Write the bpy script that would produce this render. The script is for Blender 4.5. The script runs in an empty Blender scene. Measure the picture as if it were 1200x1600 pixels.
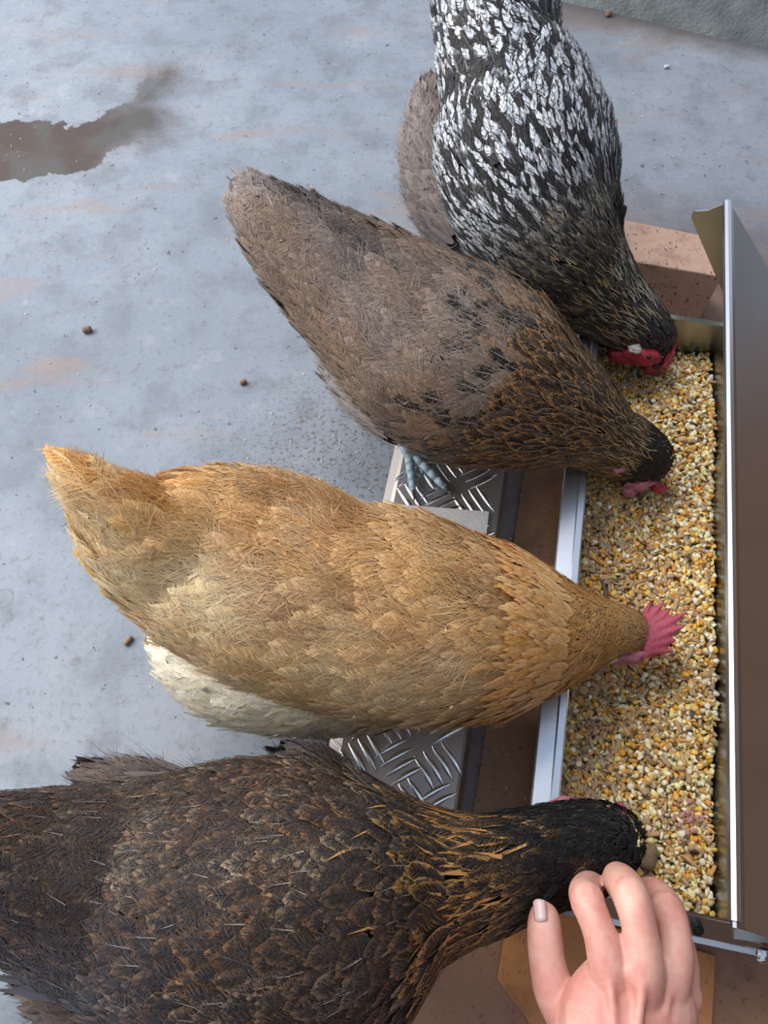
import bpy, bmesh, math, random
import numpy as np
from mathutils import Vector, Matrix

random.seed(7)
RNG = np.random.default_rng(7)
D = bpy.data
SC = bpy.context.scene
COL = SC.collection

# ------------------------------------------------------------------ camera
H = 0.85; F = 1202.0; TH = math.radians(27)
cam_d = D.cameras.new('camera'); cam = D.objects.new('camera', cam_d); COL.objects.link(cam)
cam.location = (0, 0, H); cam.rotation_euler = (TH, 0, 0)
cam_d.sensor_fit = 'VERTICAL'; cam_d.sensor_height = 36; cam_d.lens = F / 1600 * 36
cam_d.clip_start = 0.01
SC.camera = cam
# ------------------------------------------------------------------ world: soft overcast sky
w = D.worlds.new('sky'); SC.world = w; w.use_nodes = True
wn = w.node_tree; wn.nodes.clear()
wo = wn.nodes.new('ShaderNodeOutputWorld'); wb = wn.nodes.new('ShaderNodeBackground')
wg = wn.nodes.new('ShaderNodeTexGradient'); wt = wn.nodes.new('ShaderNodeTexCoord')
wr = wn.nodes.new('ShaderNodeValToRGB'); sp = wn.nodes.new('ShaderNodeSeparateXYZ')
wn.links.new(wt.outputs['Generated'], sp.inputs[0]); wn.links.new(sp.outputs['Z'], wr.inputs[0])
wr.color_ramp.elements[0].position = 0.0; wr.color_ramp.elements[0].color = (0.80, 0.84, 0.92, 1)
wr.color_ramp.elements[1].position = 0.9; wr.color_ramp.elements[1].color = (0.60, 0.72, 0.95, 1)
wn.links.new(wr.outputs[0], wb.inputs[0]); wb.inputs[1].default_value = 0.86
wn.links.new(wb.outputs[0], wo.inputs[0])
# daylight through the open doorway on the left and behind
def area(name, loc, target, size, sy, power, color):
    l = D.lights.new(name, 'AREA'); l.shape = 'RECTANGLE'; l.size = size; l.size_y = sy
    l.energy = power; l.color = color
    o = D.objects.new(name, l); COL.objects.link(o); o.location = loc
    o.rotation_euler = (Vector(target) - Vector(loc)).to_track_quat('-Z', 'Y').to_euler()
    return o
area('doorway_light', (-2.1, 0.9, 1.35), (0.0, 0.3, 0.1), 2.0, 1.6, 62, (1.0, 0.97, 0.93))
sun_d = D.lights.new('sun', 'SUN'); sun_d.energy = 1.35; sun_d.angle = math.radians(25); sun_d.color = (1.0, 0.93, 0.84)
sun = D.objects.new('sun', sun_d); COL.objects.link(sun); sun.rotation_euler = (math.radians(-24), math.radians(-22), 0)
SC.view_settings.view_transform = 'Standard'
try: SC.view_settings.look = 'None'
except Exception: pass
SC.view_settings.exposure = 0.36; SC.view_settings.gamma = 1.0
SC.view_settings.use_curve_mapping = False

# ------------------------------------------------------------------ geometry of the view
UPV = np.array([0, math.cos(TH), math.sin(TH)]); FWV = np.array([0, math.sin(TH), -math.cos(TH)])
def P(u, v, z=0.0):
    r = np.array([(u - 600) / F, 0, 0]) + UPV * (-(v - 800) / F) + FWV
    t = (z - H) / r[2]
    return np.array([0, 0, H]) + t * r
def depth(p): return float((np.asarray(p) - np.array([0, 0, H])) @ FWV)
HD = math.radians(11)
E1 = np.array([math.cos(HD), -math.sin(HD), 0]); E2 = np.array([math.sin(HD), math.cos(HD), 0])
def Q(a, b, z=0.0): return E1 * a + E2 * b + np.array([0, 0, z])   # feeder frame: across, along, up

# ------------------------------------------------------------------ helpers
def srgb(h, a=1.0):
    h = h.lstrip('#'); c = [int(h[i:i+2], 16) / 255 for i in (0, 2, 4)]
    return tuple([(x / 12.92 if x <= .04045 else ((x + .055) / 1.055) ** 2.4) for x in c] + [a])
def C3(h): return np.array(srgb(h)[:3])
def mesh_obj(name, verts, faces, mat=None, parent=None, smooth=False, kind=None):
    me = D.meshes.new(name); me.from_pydata([tuple(map(float, v)) for v in verts], [], faces); me.update()
    if smooth: me.polygons.foreach_set('use_smooth', [True] * len(me.polygons))
    o = D.objects.new(name, me); COL.objects.link(o)
    if mat: me.materials.append(mat)
    if parent: par(o, parent)
    if kind: o['kind'] = kind
    return o
def par(o, p):
    o.parent = p; o.matrix_parent_inverse = p.matrix_basis.inverted()   # everything is built in world coordinates
def bm_obj(name, bm, mat=None, parent=None, smooth=False, kind=None, bevel=0):
    if bevel: bmesh.ops.bevel(bm, geom=list(bm.edges), offset=bevel, segments=2, affect='EDGES', profile=.5)
    bmesh.ops.recalc_face_normals(bm, faces=bm.faces)
    me = D.meshes.new(name); bm.to_mesh(me); bm.free()
    if smooth: me.polygons.foreach_set('use_smooth', [True] * len(me.polygons))
    o = D.objects.new(name, me); COL.objects.link(o)
    if mat: me.materials.append(mat)
    if parent: par(o, parent)
    if kind: o['kind'] = kind
    return o
def tag(o, label, cat, group=None):
    o['label'] = label; o['category'] = cat
    if group: o['group'] = group
    return o
def empty(name, loc, label, cat, group=None):
    o = D.objects.new(name, None); COL.objects.link(o); o.location = tuple(map(float, loc)); o.empty_display_size = .05
    return tag(o, label, cat, group)
def extrude_poly(bm, pts, dvec):
    a = [bm.verts.new(tuple(map(float, p))) for p in pts]
    b = [bm.verts.new(tuple(map(float, np.asarray(p) + dvec))) for p in pts]
    n = len(pts); bm.faces.new(a); bm.faces.new(b[::-1])
    for i in range(n): bm.faces.new((a[i], b[i], b[(i+1) % n], a[(i+1) % n]))
def qbox(bm, a0, a1, b0, b1, z0, z1):
    extrude_poly(bm, [Q(a0, b0, z0), Q(a1, b0, z0), Q(a1, b1, z0), Q(a0, b1, z0)], np.array([0, 0, z1 - z0]))
def sweep_profile(bm, prof, b0, b1, th):
    """prof: list of (a,z), a bent sheet of thickness th run along the feeder"""
    n = len(prof); off = []
    for i in range(n):
        p = np.array(prof[i]); d = np.array(prof[min(i+1, n-1)]) - np.array(prof[max(i-1, 0)])
        d = d / np.linalg.norm(d); off.append(p + np.array([d[1], -d[0]]) * th)
    pts = list(prof) + [tuple(x) for x in off[::-1]]
    extrude_poly(bm, [Q(a, b0, z) for a, z in pts], E2 * (b1 - b0))

# ------------------------------------------------------------------ node helpers
class NT:
    def __init__(s, name):
        s.m = D.materials.new(name); s.m.use_nodes = True; s.t = s.m.node_tree; s.t.nodes.clear()
        s.out = s.n('ShaderNodeOutputMaterial'); s.b = s.n('ShaderNodeBsdfPrincipled')
        s.l(s.b.outputs[0], s.out.inputs[0])
    def n(s, ty, **k):
        x = s.t.nodes.new(ty)
        for a, v in k.items(): setattr(x, a, v)
        return x
    def l(s, a, b): s.t.links.new(a, b)
    def val(s, inp, v):
        if hasattr(v, 'is_output') or isinstance(v, bpy.types.NodeSocket): s.l(v, inp)
        else: inp.default_value = v
    def math(s, op, a, b=0.0, c=0.0, clamp=False):
        x = s.n('ShaderNodeMath', operation=op, use_clamp=clamp)
        s.val(x.inputs[0], a); s.val(x.inputs[1], b); s.val(x.inputs[2], c); return x.outputs[0]
    def mix(s, f, a, b, mode='MIX'):
        x = s.n('ShaderNodeMix', data_type='RGBA', blend_type=mode)
        s.val(x.inputs[0], f); s.val(x.inputs[6], a); s.val(x.inputs[7], b); return x.outputs[2]
    def ramp(s, f, stops):
        x = s.n('ShaderNodeValToRGB'); e = x.color_ramp.elements
        while len(e) < len(stops): e.new(.5)
        for i, (p, c) in enumerate(stops): e[i].position = p; e[i].color = c if len(c) == 4 else (*c, 1)
        s.val(x.inputs[0], f); return x.outputs[0]
    def smooth(s, v, lo, hi):
        x = s.n('ShaderNodeMapRange', interpolation_type='SMOOTHSTEP'); s.val(x.inputs[0], v)
        x.inputs[1].default_value = lo; x.inputs[2].default_value = hi; return x.outputs[0]
    def noise(s, vec, scale, detail=3, rough=.5, dist=0.0, col=False):
        x = s.n('ShaderNodeTexNoise'); x.inputs['Scale'].default_value = scale; x.inputs['Detail'].default_value = detail
        x.inputs['Roughness'].default_value = rough; x.inputs['Distortion'].default_value = dist
        if vec is not None: s.l(vec, x.inputs['Vector'])
        return x.outputs['Color' if col else 'Fac']
    def voro(s, vec, scale, feat='F1'):
        x = s.n('ShaderNodeTexVoronoi', feature=feat); x.inputs['Scale'].default_value = scale
        if vec is not None: s.l(vec, x.inputs['Vector'])
        return x
    def bump(s, h, st, dist=.001):
        x = s.n('ShaderNodeBump'); x.inputs['Strength'].default_value = st; x.inputs['Distance'].default_value = dist
        s.l(h, x.inputs['Height']); s.l(x.outputs[0], s.b.inputs['Normal'])
    def pos(s): return s.n('ShaderNodeNewGeometry').outputs['Position']
    def objc(s): return s.n('ShaderNodeTexCoord').outputs['Object']
    def comb(s, x, y, z):
        c = s.n('ShaderNodeCombineXYZ'); s.val(c.inputs[0], x); s.val(c.inputs[1], y); s.val(c.inputs[2], z); return c.outputs[0]
    def sep(s, v):
        c = s.n('ShaderNodeSeparateXYZ'); s.l(v, c.inputs[0]); return c.outputs
    def set(s, **k):
        for a, v in k.items(): s.val(s.b.inputs[a.replace('_', ' ')], v)
        return s.m
    def mapping(s, vec, scale=(1, 1, 1), rot=(0, 0, 0)):
        x = s.n('ShaderNodeMapping'); s.l(vec, x.inputs[0]); x.inputs['Scale'].default_value = scale
        x.inputs['Rotation'].default_value = rot; return x.outputs[0]

# ------------------------------------------------------------------ materials
def capsule(t, x, y, a, b):
    """distance from (x,y) to segment a-b in node form"""
    ax, ay = a; dx, dy = b[0] - ax, b[1] - ay; L2 = dx * dx + dy * dy
    px = t.math('SUBTRACT', x, ax); py = t.math('SUBTRACT', y, ay)
    h = t.math('DIVIDE', t.math('ADD', t.math('MULTIPLY', px, dx), t.math('MULTIPLY', py, dy)), L2, clamp=True)
    qx = t.math('SUBTRACT', px, t.math('MULTIPLY', h, dx)); qy = t.math('SUBTRACT', py, t.math('MULTIPLY', h, dy))
    return t.math('SQRT', t.math('ADD', t.math('MULTIPLY', qx, qx), t.math('MULTIPLY', qy, qy)))
def mat_concrete():
    t = NT('concrete'); p = t.pos(); X, Y, Z = t.sep(p)
    n1 = t.noise(p, 2.2, 5, .6); n2 = t.noise(p, 14, 6, .62); n3 = t.noise(p, 120, 5, .65)
    c = t.ramp(n1, [(.30, srgb('#838d99')), (.50, srgb('#949eaa')), (.7, srgb('#a6aeb7'))])
    c = t.mix(t.math('MULTIPLY', t.smooth(n2, .46, .66), .5), c, srgb('#787f88'))
    n4 = t.noise(p, 42, 5, .7); c = t.mix(t.math('MULTIPLY', t.smooth(n4, .56, .70), .55), c, srgb('#747473')); c = t.mix(t.math('MULTIPLY', t.smooth(n4, .40, .28), .18), c, srgb('#c3c9d0'))
    c = t.mix(t.math('MULTIPLY', t.smooth(n2, .42, .28), .22), c, srgb('#c6c9cc'))
    c = t.mix(t.math('MULTIPLY', t.smooth(n3, .52, .70), .40), c, srgb('#77787b'))
    # rusty-pink scuffs stretched across the slab
    s1 = t.noise(t.mapping(p, (3, 11, 1), (0, 0, .28)), 1.3, 4, .6)
    c = t.mix(t.math('MULTIPLY', t.smooth(s1, .56, .72), .55), c, srgb('#a08d84'))
    # pits
    v = t.voro(t.mapping(p, (1, 1, 1)), 75); pit = t.smooth(t.math('ADD', t.noise(p, 95, 2, .5), t.math('MULTIPLY', t.noise(p, 7, 3), .25)), .83, .87)
    c = t.mix(t.math('MULTIPLY', pit, .75), c, srgb('#565a61'))
    v2 = t.voro(p, 19); ring = t.smooth(t.math('ABSOLUTE', t.math('SUBTRACT', t.math('ADD', v2.outputs['Distance'], t.math('MULTIPLY', n2, .12)), .30)), .035, .0)
    rsel = t.smooth(t.noise(p, 5.1, 2), .60, .66)
    c = t.mix(t.math('MULTIPLY', t.math('MULTIPLY', ring, rsel), .35), c, srgb('#6f706f'))
    # chicken dirt specks near the treadle
    dz = t.math('MULTIPLY', t.smooth(t.noise(p, 170, 4, .75), .53, .60), t.smooth(capsule(t, X, Y, tuple(P(560, 700)[:2]), tuple(P(480, 760)[:2])), .20, .02))
    c = t.mix(t.math('MULTIPLY', dz, .8), c, srgb('#5c5148'))
    # wet spill with ragged edge
    wob = t.math('MULTIPLY', t.math('SUBTRACT', t.noise(p, 16, 5, .65), .5), .11)
    d1 = t.math('SUBTRACT', capsule(t, X, Y, tuple(P(-140, 240)[:2]), tuple(P(110, 232)[:2])), .062)
    d2 = t.math('SUBTRACT', capsule(t, X, Y, tuple(P(110, 232)[:2]), tuple(P(215, 188)[:2])), .052)
    d3 = t.math('SUBTRACT', capsule(t, X, Y, tuple(P(190, 190)[:2]), tuple(P(262, 118)[:2])), .022)
    d = t.math('ADD', t.math('MINIMUM', t.math('MINIMUM', d1, d2), d3), wob)
    soft = t.smooth(X, P(120, 200)[0], P(260, 150)[0])
    sharp = t.smooth(d, .004, -.002); blur = t.smooth(d, .05, -.045)
    wet = t.math('ADD', t.math('MULTIPLY', sharp, t.math('SUBTRACT', 1, soft)), t.math('MULTIPLY', blur, soft))
    wc = t.mix(t.smooth(t.noise(p, 11, 4), .4, .6), srgb('#575451'), srgb('#4e4039'))
    c = t.mix(t.math('MULTIPLY', wet, .95), c, wc)
    # floor tinted brown around the feeder
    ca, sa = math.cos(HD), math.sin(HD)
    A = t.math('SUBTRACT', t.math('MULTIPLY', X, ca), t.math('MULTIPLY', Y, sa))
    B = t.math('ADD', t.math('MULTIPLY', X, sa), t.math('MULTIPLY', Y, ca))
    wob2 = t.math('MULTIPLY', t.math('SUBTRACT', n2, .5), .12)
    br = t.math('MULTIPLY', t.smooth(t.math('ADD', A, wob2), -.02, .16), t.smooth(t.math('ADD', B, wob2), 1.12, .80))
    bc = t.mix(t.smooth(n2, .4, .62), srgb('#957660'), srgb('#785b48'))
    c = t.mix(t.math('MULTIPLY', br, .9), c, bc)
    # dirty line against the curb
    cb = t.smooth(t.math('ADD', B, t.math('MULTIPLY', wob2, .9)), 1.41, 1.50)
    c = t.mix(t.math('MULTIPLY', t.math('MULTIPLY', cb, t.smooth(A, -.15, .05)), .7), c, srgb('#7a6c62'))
    c = t.mix(1.0, c, (.77, .755, .74, 1), 'MULTIPLY')
    t.l(c, t.b.inputs['Base Color']); t.b.inputs['Specular IOR Level'].default_value = .25
    t.val(t.b.inputs['Roughness'], t.math('SUBTRACT', .75, t.math('MULTIPLY', wet, .1)))
    h = t.math('SUBTRACT', t.math('ADD', t.math('MULTIPLY', n3, .6), n2), t.math('MULTIPLY', pit, .8)); t.bump(h, .35, .002)
    return t.m
def mat_curb():
    t = NT('curb_concrete'); p = t.pos(); n = t.noise(p, 18, 6, .65)
    c = t.ramp(n, [(.3, srgb('#6f7674')), (.55, srgb('#8f9796')), (.75, srgb('#a9aca8'))])
    t.l(c, t.b.inputs['Base Color']); t.val(t.b.inputs['Roughness'], .85); n5 = t.noise(p, 130, 5, .7); t.bump(t.math('ADD', n, n5), .9, .006); return t.m
def mat_metal(name, base, rough=.32, brushed=(1, 60, 60), aniso=.0, metal=1.0):
    t = NT(name); p = t.mapping(t.objc(), brushed, (0, 0, -HD))
    n = t.noise(p, 14, 3, .6); n2 = t.noise(t.objc(), 9, 4)
    t.l(t.mix(t.math('MULTIPLY', n, .35), srgb(base), (0.25, .25, .26, 1)), t.b.inputs['Base Color'])
    t.val(t.b.inputs['Metallic'], metal)
    t.val(t.b.inputs['Roughness'], t.math('ADD', rough - .08, t.math('MULTIPLY', n2, .16)))
    t.bump(n, .08, .0005); return t.m
def mat_wood(name, c1, c2, fleck, rot=0.0, rough=.55, fl=.7):
    t = NT(name); p = t.mapping(t.pos(), (1, 1, 1), (0, 0, rot))
    g = t.noise(t.mapping(p, (5, 40, 12)), 1.6, 5, .6)
    c = t.mix(g, srgb(c1), srgb(c2))
    f = t.noise(t.mapping(p, (330, 120, 200)), 1.0, 2, .4); ff = t.smooth(f, .63, .70)
    c = t.mix(t.math('MULTIPLY', ff, fl), c, srgb(fleck))
    n = t.noise(p, 22, 5, .6); c = t.mix(t.math('MULTIPLY', t.smooth(n, .5, .7), .35), c, srgb(fleck))
    t.l(c, t.b.inputs['Base Color']); t.val(t.b.inputs['Roughness'], rough); t.bump(f, .2, .001); return t.m
def simple(name, col, rough=.5, metal=0, nscale=60, var=.15, bump=.1, sss=0):
    t = NT(name); n = t.noise(t.objc(), nscale, 4, .6)
    c = srgb(col); dk = tuple(x * (1 - var * 2) for x in c[:3]) + (1,); lt = tuple(min(1, x * (1 + var)) for x in c[:3]) + (1,)
    t.l(t.mix(n, dk, lt), t.b.inputs['Base Color']); t.set(Roughness=rough, Metallic=metal)
    if sss: t.b.inputs['Subsurface Weight'].default_value = sss; t.b.inputs['Subsurface Scale'].default_value = .004; t.b.inputs['Subsurface Radius'].default_value = (1, .35, .25)
    if bump: t.bump(n, bump, .001)
    return t.m
def mat_feather(name, rough=.5, barb=.95, freq=46, edge_lo=.66, sheen=.15):
    t = NT(name)
    uv = t.n('ShaderNodeUVMap').outputs[0]; x, y, _ = t.sep(uv)
    U = t.math('MULTIPLY', t.math('SUBTRACT', x, .5), 2); A = t.math('ABSOLUTE', U)
    def at(nm):
        a = t.n('ShaderNodeAttribute'); a.attribute_name = nm; return a
    base, edge, pars = at('fcol'), at('ecol'), at('pars'); sc = t.n('ShaderNodeSeparateColor'); t.l(pars.outputs['Color'], sc.inputs[0])
    e_amt, s_amt, sp_amt = sc.outputs[0], sc.outputs[1], sc.outputs[2]; rnd = pars.outputs['Alpha']
    k = t.math('SUBTRACT', y, t.math('MULTIPLY', A, .22))
    side = t.math('MULTIPLY', t.math('SIGN', U), 3.1)
    vec = t.comb(t.math('MULTIPLY', k, freq), t.math('MULTIPLY', U, 1.1), t.math('ADD', t.math('MULTIPLY', rnd, 90), side))
    nb = t.noise(vec, 1.0, 2, .6)
    big = t.noise(t.comb(t.math('MULTIPLY', k, 6), t.math('MULTIPLY', U, 1.3), t.math('MULTIPLY', rnd, 57)), 1.0, 2, .6)
    # edge band: sides plus rounded tip
    patch = t.noise(t.comb(t.math('MULTIPLY', k, 5), t.math('MULTIPLY', U, 2.2), t.math('MULTIPLY', rnd, 31)), 1.0, 2, .6)
    tipd = t.math('MAXIMUM', A, t.math('MULTIPLY', t.math('SUBTRACT', y, .35), 1.45))
    em = t.smooth(t.math('ADD', tipd, t.math('ADD', t.math('MULTIPLY', t.math('SUBTRACT', nb, .5), .8), t.math('MULTIPLY', t.math('SUBTRACT', patch, .5), .9))), edge_lo, edge_lo + .2)
    c = t.mix(t.math('MULTIPLY', em, e_amt), base.outputs['Color'], edge.outputs['Color'])
    # spot in the vane
    dy = t.math('MULTIPLY', t.math('SUBTRACT', y, .74), 2.6); r2 = t.math('ADD', t.math('MULTIPLY', dy, dy), t.math('MULTIPLY', t.math('MULTIPLY', U, U), 1.5))
    sm = t.smooth(t.math('ADD', r2, t.math('MULTIPLY', t.math('SUBTRACT', big, .5), 1.5)), .75, .45)
    c = t.mix(t.math('MULTIPLY', sm, sp_amt), c, edge.outputs['Color'])
    # pale shaft
    sh = t.math('MULTIPLY', t.smooth(A, .055, .02), t.smooth(y, .97, .80))
    pale = t.mix(.55, edge.outputs['Color'], (.78, .76, .72, 1))
    c = t.mix(t.math('MULTIPLY', sh, s_amt), c, pale)
    f = t.math('ADD', 1 - barb * .52, t.math('MULTIPLY', nb, barb * 1.1))
    gm = t.n('ShaderNodeVectorMath', operation='SCALE'); t.l(c, gm.inputs[0]); t.l(f, gm.inputs['Scale'])
    t.l(gm.outputs[0], t.b.inputs['Base Color'])
    t.set(Roughness=rough); t.b.inputs['Specular IOR Level'].default_value = .35
    t.b.inputs['Sheen Weight'].default_value = sheen; t.b.inputs['Sheen Roughness'].default_value = .4
    h = t.math('ADD', nb, t.math('MULTIPLY', sh, .8)); t.bump(h, .7, .0012)
    return t.m
def mat_attr(name, rough=.6, bump=.25, sc=300):
    t = NT(name); a = t.n('ShaderNodeAttribute'); a.attribute_name = 'fcol'; n = t.noise(t.pos(), sc, 3, .6)
    f = t.math('ADD', .72, t.math('MULTIPLY', n, .56)); gm = t.n('ShaderNodeVectorMath', operation='SCALE')
    t.l(a.outputs['Color'], gm.inputs[0]); t.l(f, gm.inputs['Scale']); t.l(gm.outputs[0], t.b.inputs['Base Color'])
    t.set(Roughness=rough); t.bump(n, bump, .001); return t.m

M = dict(
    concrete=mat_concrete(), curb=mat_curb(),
    alu=mat_metal('brushed_aluminium', '#c9ced4', .36), steel=mat_metal('stainless_sheet', '#b8bab9', .30),
    tread=mat_metal('tread_aluminium', '#b9b0a8', .5, (30, 30, 30)), treadbar=mat_metal('polished_tread', '#f0f2f4', .26, (30, 30, 30)), bolt=mat_metal('bolt_steel', '#c8ccd2', .18),
    beam=mat_wood('beech_wood', '#cfab92', '#b8937c', '#50352a', -HD, .6, .9),
    board=mat_wood('brown_hardboard', '#9c7557', '#835f48', '#3d2c24', .9, .5, .5),
    offcut=mat_wood('orange_grain', '#c98b4e', '#b17341', '#4d2f1c', .5, .5, .4),
    pad=simple('grip_pad_felt', '#cbc9c6', .95, 0, 700, .25, .8),
    rubber=simple('black_rubber', '#151515', .45, 0, 200, .2, .05),
    comb=simple('pink_comb_skin', '#b04a5e', .55, 0, 420, .30, .8, .25), combred=simple('red_comb_skin', '#a52c3e', .5, 0, 300, .25, .5, .25),
    face=simple('pink_face_skin', '#b5707a', .6, 0, 400, .3, .6, .2), lobe=simple('pale_earlobe', '#c9c0b4', .7, 0, 200, .15, .4),
    beak=simple('horn_beak', '#4f4640', .4, 0, 120, .3, .1), beakpale=simple('pale_horn_beak', '#a88b6a', .4, 0, 120, .2, .1),
    eye=simple('dark_eye', '#100c0a', .1, 0, 20, .1, 0), claw=simple('dark_claw', '#4c433e', .4, 0, 200, .2, .1),
    shank=simple('slate_shank', '#9db2bd', .5, 0, 260, .35, .6), toe=simple('yellowish_toe', '#8a7d55', .5, 0, 240, .35, .6),
    feather=mat_feather('feather'), hairy=mat_feather('silky_feather', .55, .85, 40, .6, .25),
    strand=mat_attr('feather_strand'), grain=mat_attr('mixed_grain', .5, .2, 500),
)
def mat_skin():
    t = NT('human_skin'); p = t.objc(); n = t.noise(p, 28, 4, .6); n2 = t.noise(p, 260, 4, .6)
    c = t.mix(t.smooth(n, .36, .66), srgb('#d3a493'), srgb('#c48375')); c = t.mix(t.math('MULTIPLY', n2, .22), c, srgb('#ad7469'))
    t.l(c, t.b.inputs['Base Color']); t.set(Roughness=.48); t.b.inputs['Subsurface Weight'].default_value = .2
    t.b.inputs['Subsurface Scale'].default_value = .006; t.b.inputs['Subsurface Radius'].default_value = (1, .35, .2)
    wv = t.noise(t.mapping(p, (60, 320, 60)), 1, 3, .5)
    t.bump(t.math('ADD', n2, wv), .22, .0008); return t.m
M['skin'] = mat_skin(); M['nail'] = simple('fingernail', '#c3a8a4', .3, 0, 60, .08, .02)
M['sleeve'] = simple('dark_knit', '#2f3338', .9, 0, 300, .2, .5)

# ================================================================== structure
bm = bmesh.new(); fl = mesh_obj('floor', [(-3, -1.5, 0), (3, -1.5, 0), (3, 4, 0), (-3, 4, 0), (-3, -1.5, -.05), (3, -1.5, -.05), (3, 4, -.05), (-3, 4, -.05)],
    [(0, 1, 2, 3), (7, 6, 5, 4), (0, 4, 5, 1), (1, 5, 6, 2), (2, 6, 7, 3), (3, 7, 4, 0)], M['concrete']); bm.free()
fl['kind'] = 'structure'
# rough concrete curb across the back right corner
c0, c1 = P(868, 0), P(1200, 77); dcv = (c1 - c0) / np.linalg.norm(c1 - c0); ncv = np.array([-dcv[1], dcv[0], 0])
vs, fs = [], []; NX, NZ = 150, 6
for i in range(NX + 1):
    for j in range(NZ + 1):
        x = -.25 + 2.6 * i / NX; zz = .12 * j / NZ
        if j < NZ: q = c0 + dcv * x + np.array([0, 0, zz]) + ncv * (.012 * (j / NZ) + .002 * math.sin(i * .37 + j) + random.uniform(-.0012, .0012))
        vs.append(q if j < NZ else c0 + dcv * x + np.array([0, 0, .125]) + ncv * .03)
for i in range(NX):
    for j in range(NZ):
        a = i * (NZ + 1) + j; fs.append((a, a + NZ + 1, a + NZ + 2, a + 1))
k0 = len(vs)
for i in range(NX + 1):
    x = -.25 + 2.6 * i / NX; vs += [c0 + dcv * x + ncv * .5 + np.array([0, 0, .13]), c0 + dcv * x + ncv * .5]
for i in range(NX):
    a = i * (NZ + 1) + NZ; b = k0 + 2 * i; fs += [(a, a + NZ + 1, b + 2, b), (b, b + 2, b + 3, b + 1)]
o = mesh_obj('wall_back', vs, fs, M['curb'], None, True); o['kind'] = 'structure'
# timber wall added out of view on the right so the metal reflects brown
bm = bmesh.new(); extrude_poly(bm, [(1.25, -1.4, 0), (1.29, -1.4, 0), (1.29, 1.1, 0), (1.25, 1.1, 0)], np.array([0, 0, 2.2]))
o = bm_obj('added_wall_right', bm, mat_wood('added_wall_timber', '#6b5040', '#543c2f', '#2c1f18', 1.57, .8, .4)); o['kind'] = 'structure'
bm = bmesh.new(); extrude_poly(bm, [(-.35, -1.46, 0), (1.29, -1.46, 0), (1.29, -1.40, 0), (-.35, -1.40, 0)], np.array([0, 0, 2.2]))  # unseen front wall, added to darken the flange reflection and the near side
o = bm_obj('added_wall_front', bm, D.materials['added_wall_timber']); o['kind'] = 'structure'

# ================================================================== boards under the feeder
bm = bmesh.new(); extrude_poly(bm, [P(566, 1750), P(640, 1600), P(700, 1478), Q(.075, .12, 0), Q(.085, .74, 0), Q(.62, .74, 0), Q(.62, -.45, 0)], np.array([0, 0, .005]))
for v in bm.verts: v.co.z += .0004
tag(bm_obj('hardboard_sheet', bm, M['board'], bevel=.0008), 'dark brown stained hardboard sheet lying flat under the metal feeder', 'board')
ZB = .100
bm = bmesh.new(); extrude_poly(bm, [Q(-.10, .812, .0004), Q(.292, .794, .0004), Q(.303, .862, .0004), Q(-.10, .896, .0004)], np.array([0, 0, ZB]))
tag(bm_obj('beech_beam', bm, M['beam'], bevel=.002), 'pinkish brown flecked wooden beam lying behind the far end of the feeder', 'beam')
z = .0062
bm = bmesh.new(); extrude_poly(bm, [P(802, 1405, z), P(1114, 1492, z), P(1104, 1660, z), P(850, 1660, z), P(826, 1592, z), P(796, 1556, z), P(777, 1528, z), P(786, 1470, z)], np.array([0, 0, .008]))  # thin orange-brown polygon laid on the brown board
tag(bm_obj('orange_piece', bm, M['offcut'], bevel=.001), 'orange-brown flat piece on the brown board under the hand', 'board')

# ================================================================== feeder
feeder = empty('treadle_feeder', Q(.2, .36, .005), 'silver metal treadle feeder trough full of mixed grain with raised lid', 'feeder')
bm = bmesh.new(); sweep_profile(bm, [(.126, .035), (.112, .127), (.113, .130), (.134, .132), (.136, .129), (.139, .045), (.142, .040), (.275, .040)], .030, .695, .0012)
bm_obj('trough', bm, M['alu'], feeder)
bm = bmesh.new(); sweep_profile(bm, [(.1275, .1326), (.1285, .1345), (.1345, .1345), (.1362, .133), (.1362, .112)], .028, .696, .0012)
h = bm_obj('front_hem', bm, M['alu'], feeder)
bm = bmesh.new(); extrude_poly(bm, [Q(.128, .683, .035), Q(.128, .683, .128), Q(.345, .683, .128), Q(.345, .683, .035)], E2 * .0015)
extrude_poly(bm, [Q(.128, .683, .128), Q(.345, .683, .128), Q(.345, .688, .130), Q(.128, .688, .130)], np.array([0, 0, .0015]))
bm_obj('end_wall', bm, M['steel'], feeder)
bm = bmesh.new(); extrude_poly(bm, [Q(.120, .042, .006), Q(.120, .042, .129), Q(.36, .042, .129), Q(.36, .042, .006)], -E2 * .0015)
extrude_poly(bm, [Q(.120, .043, .129), Q(.36, .043, .129), Q(.36, .026, .116), Q(.120, .026, .116)], np.array([0, 0, .0015]))
extrude_poly(bm, [Q(.120, .0265, .1172), Q(.36, .0265, .1172), Q(.36, .0225, .1165), Q(.120, .0225, .1165)], np.array([0, -.0012, .0]))
ew = bm_obj('end_wall', bm, M['steel'], feeder)
bm = bmesh.new(); extrude_poly(bm, [Q(.283, .03, .035), Q(.283, .69, .035), Q(.296, .69, .20), Q(.296, .03, .20)], E1 * .0015)
bm_obj('back_wall', bm, M['steel'], feeder)
# hopper body behind
bm = bmesh.new(); extrude_poly(bm, [Q(.30, .03, .006), Q(.45, .03, .006), Q(.45, .03, .10), Q(.335, .03, .10), Q(.30, .03, .14)], E2 * .658)
bm_obj('hopper', bm, M['steel'], feeder, bevel=.0015)
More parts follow.
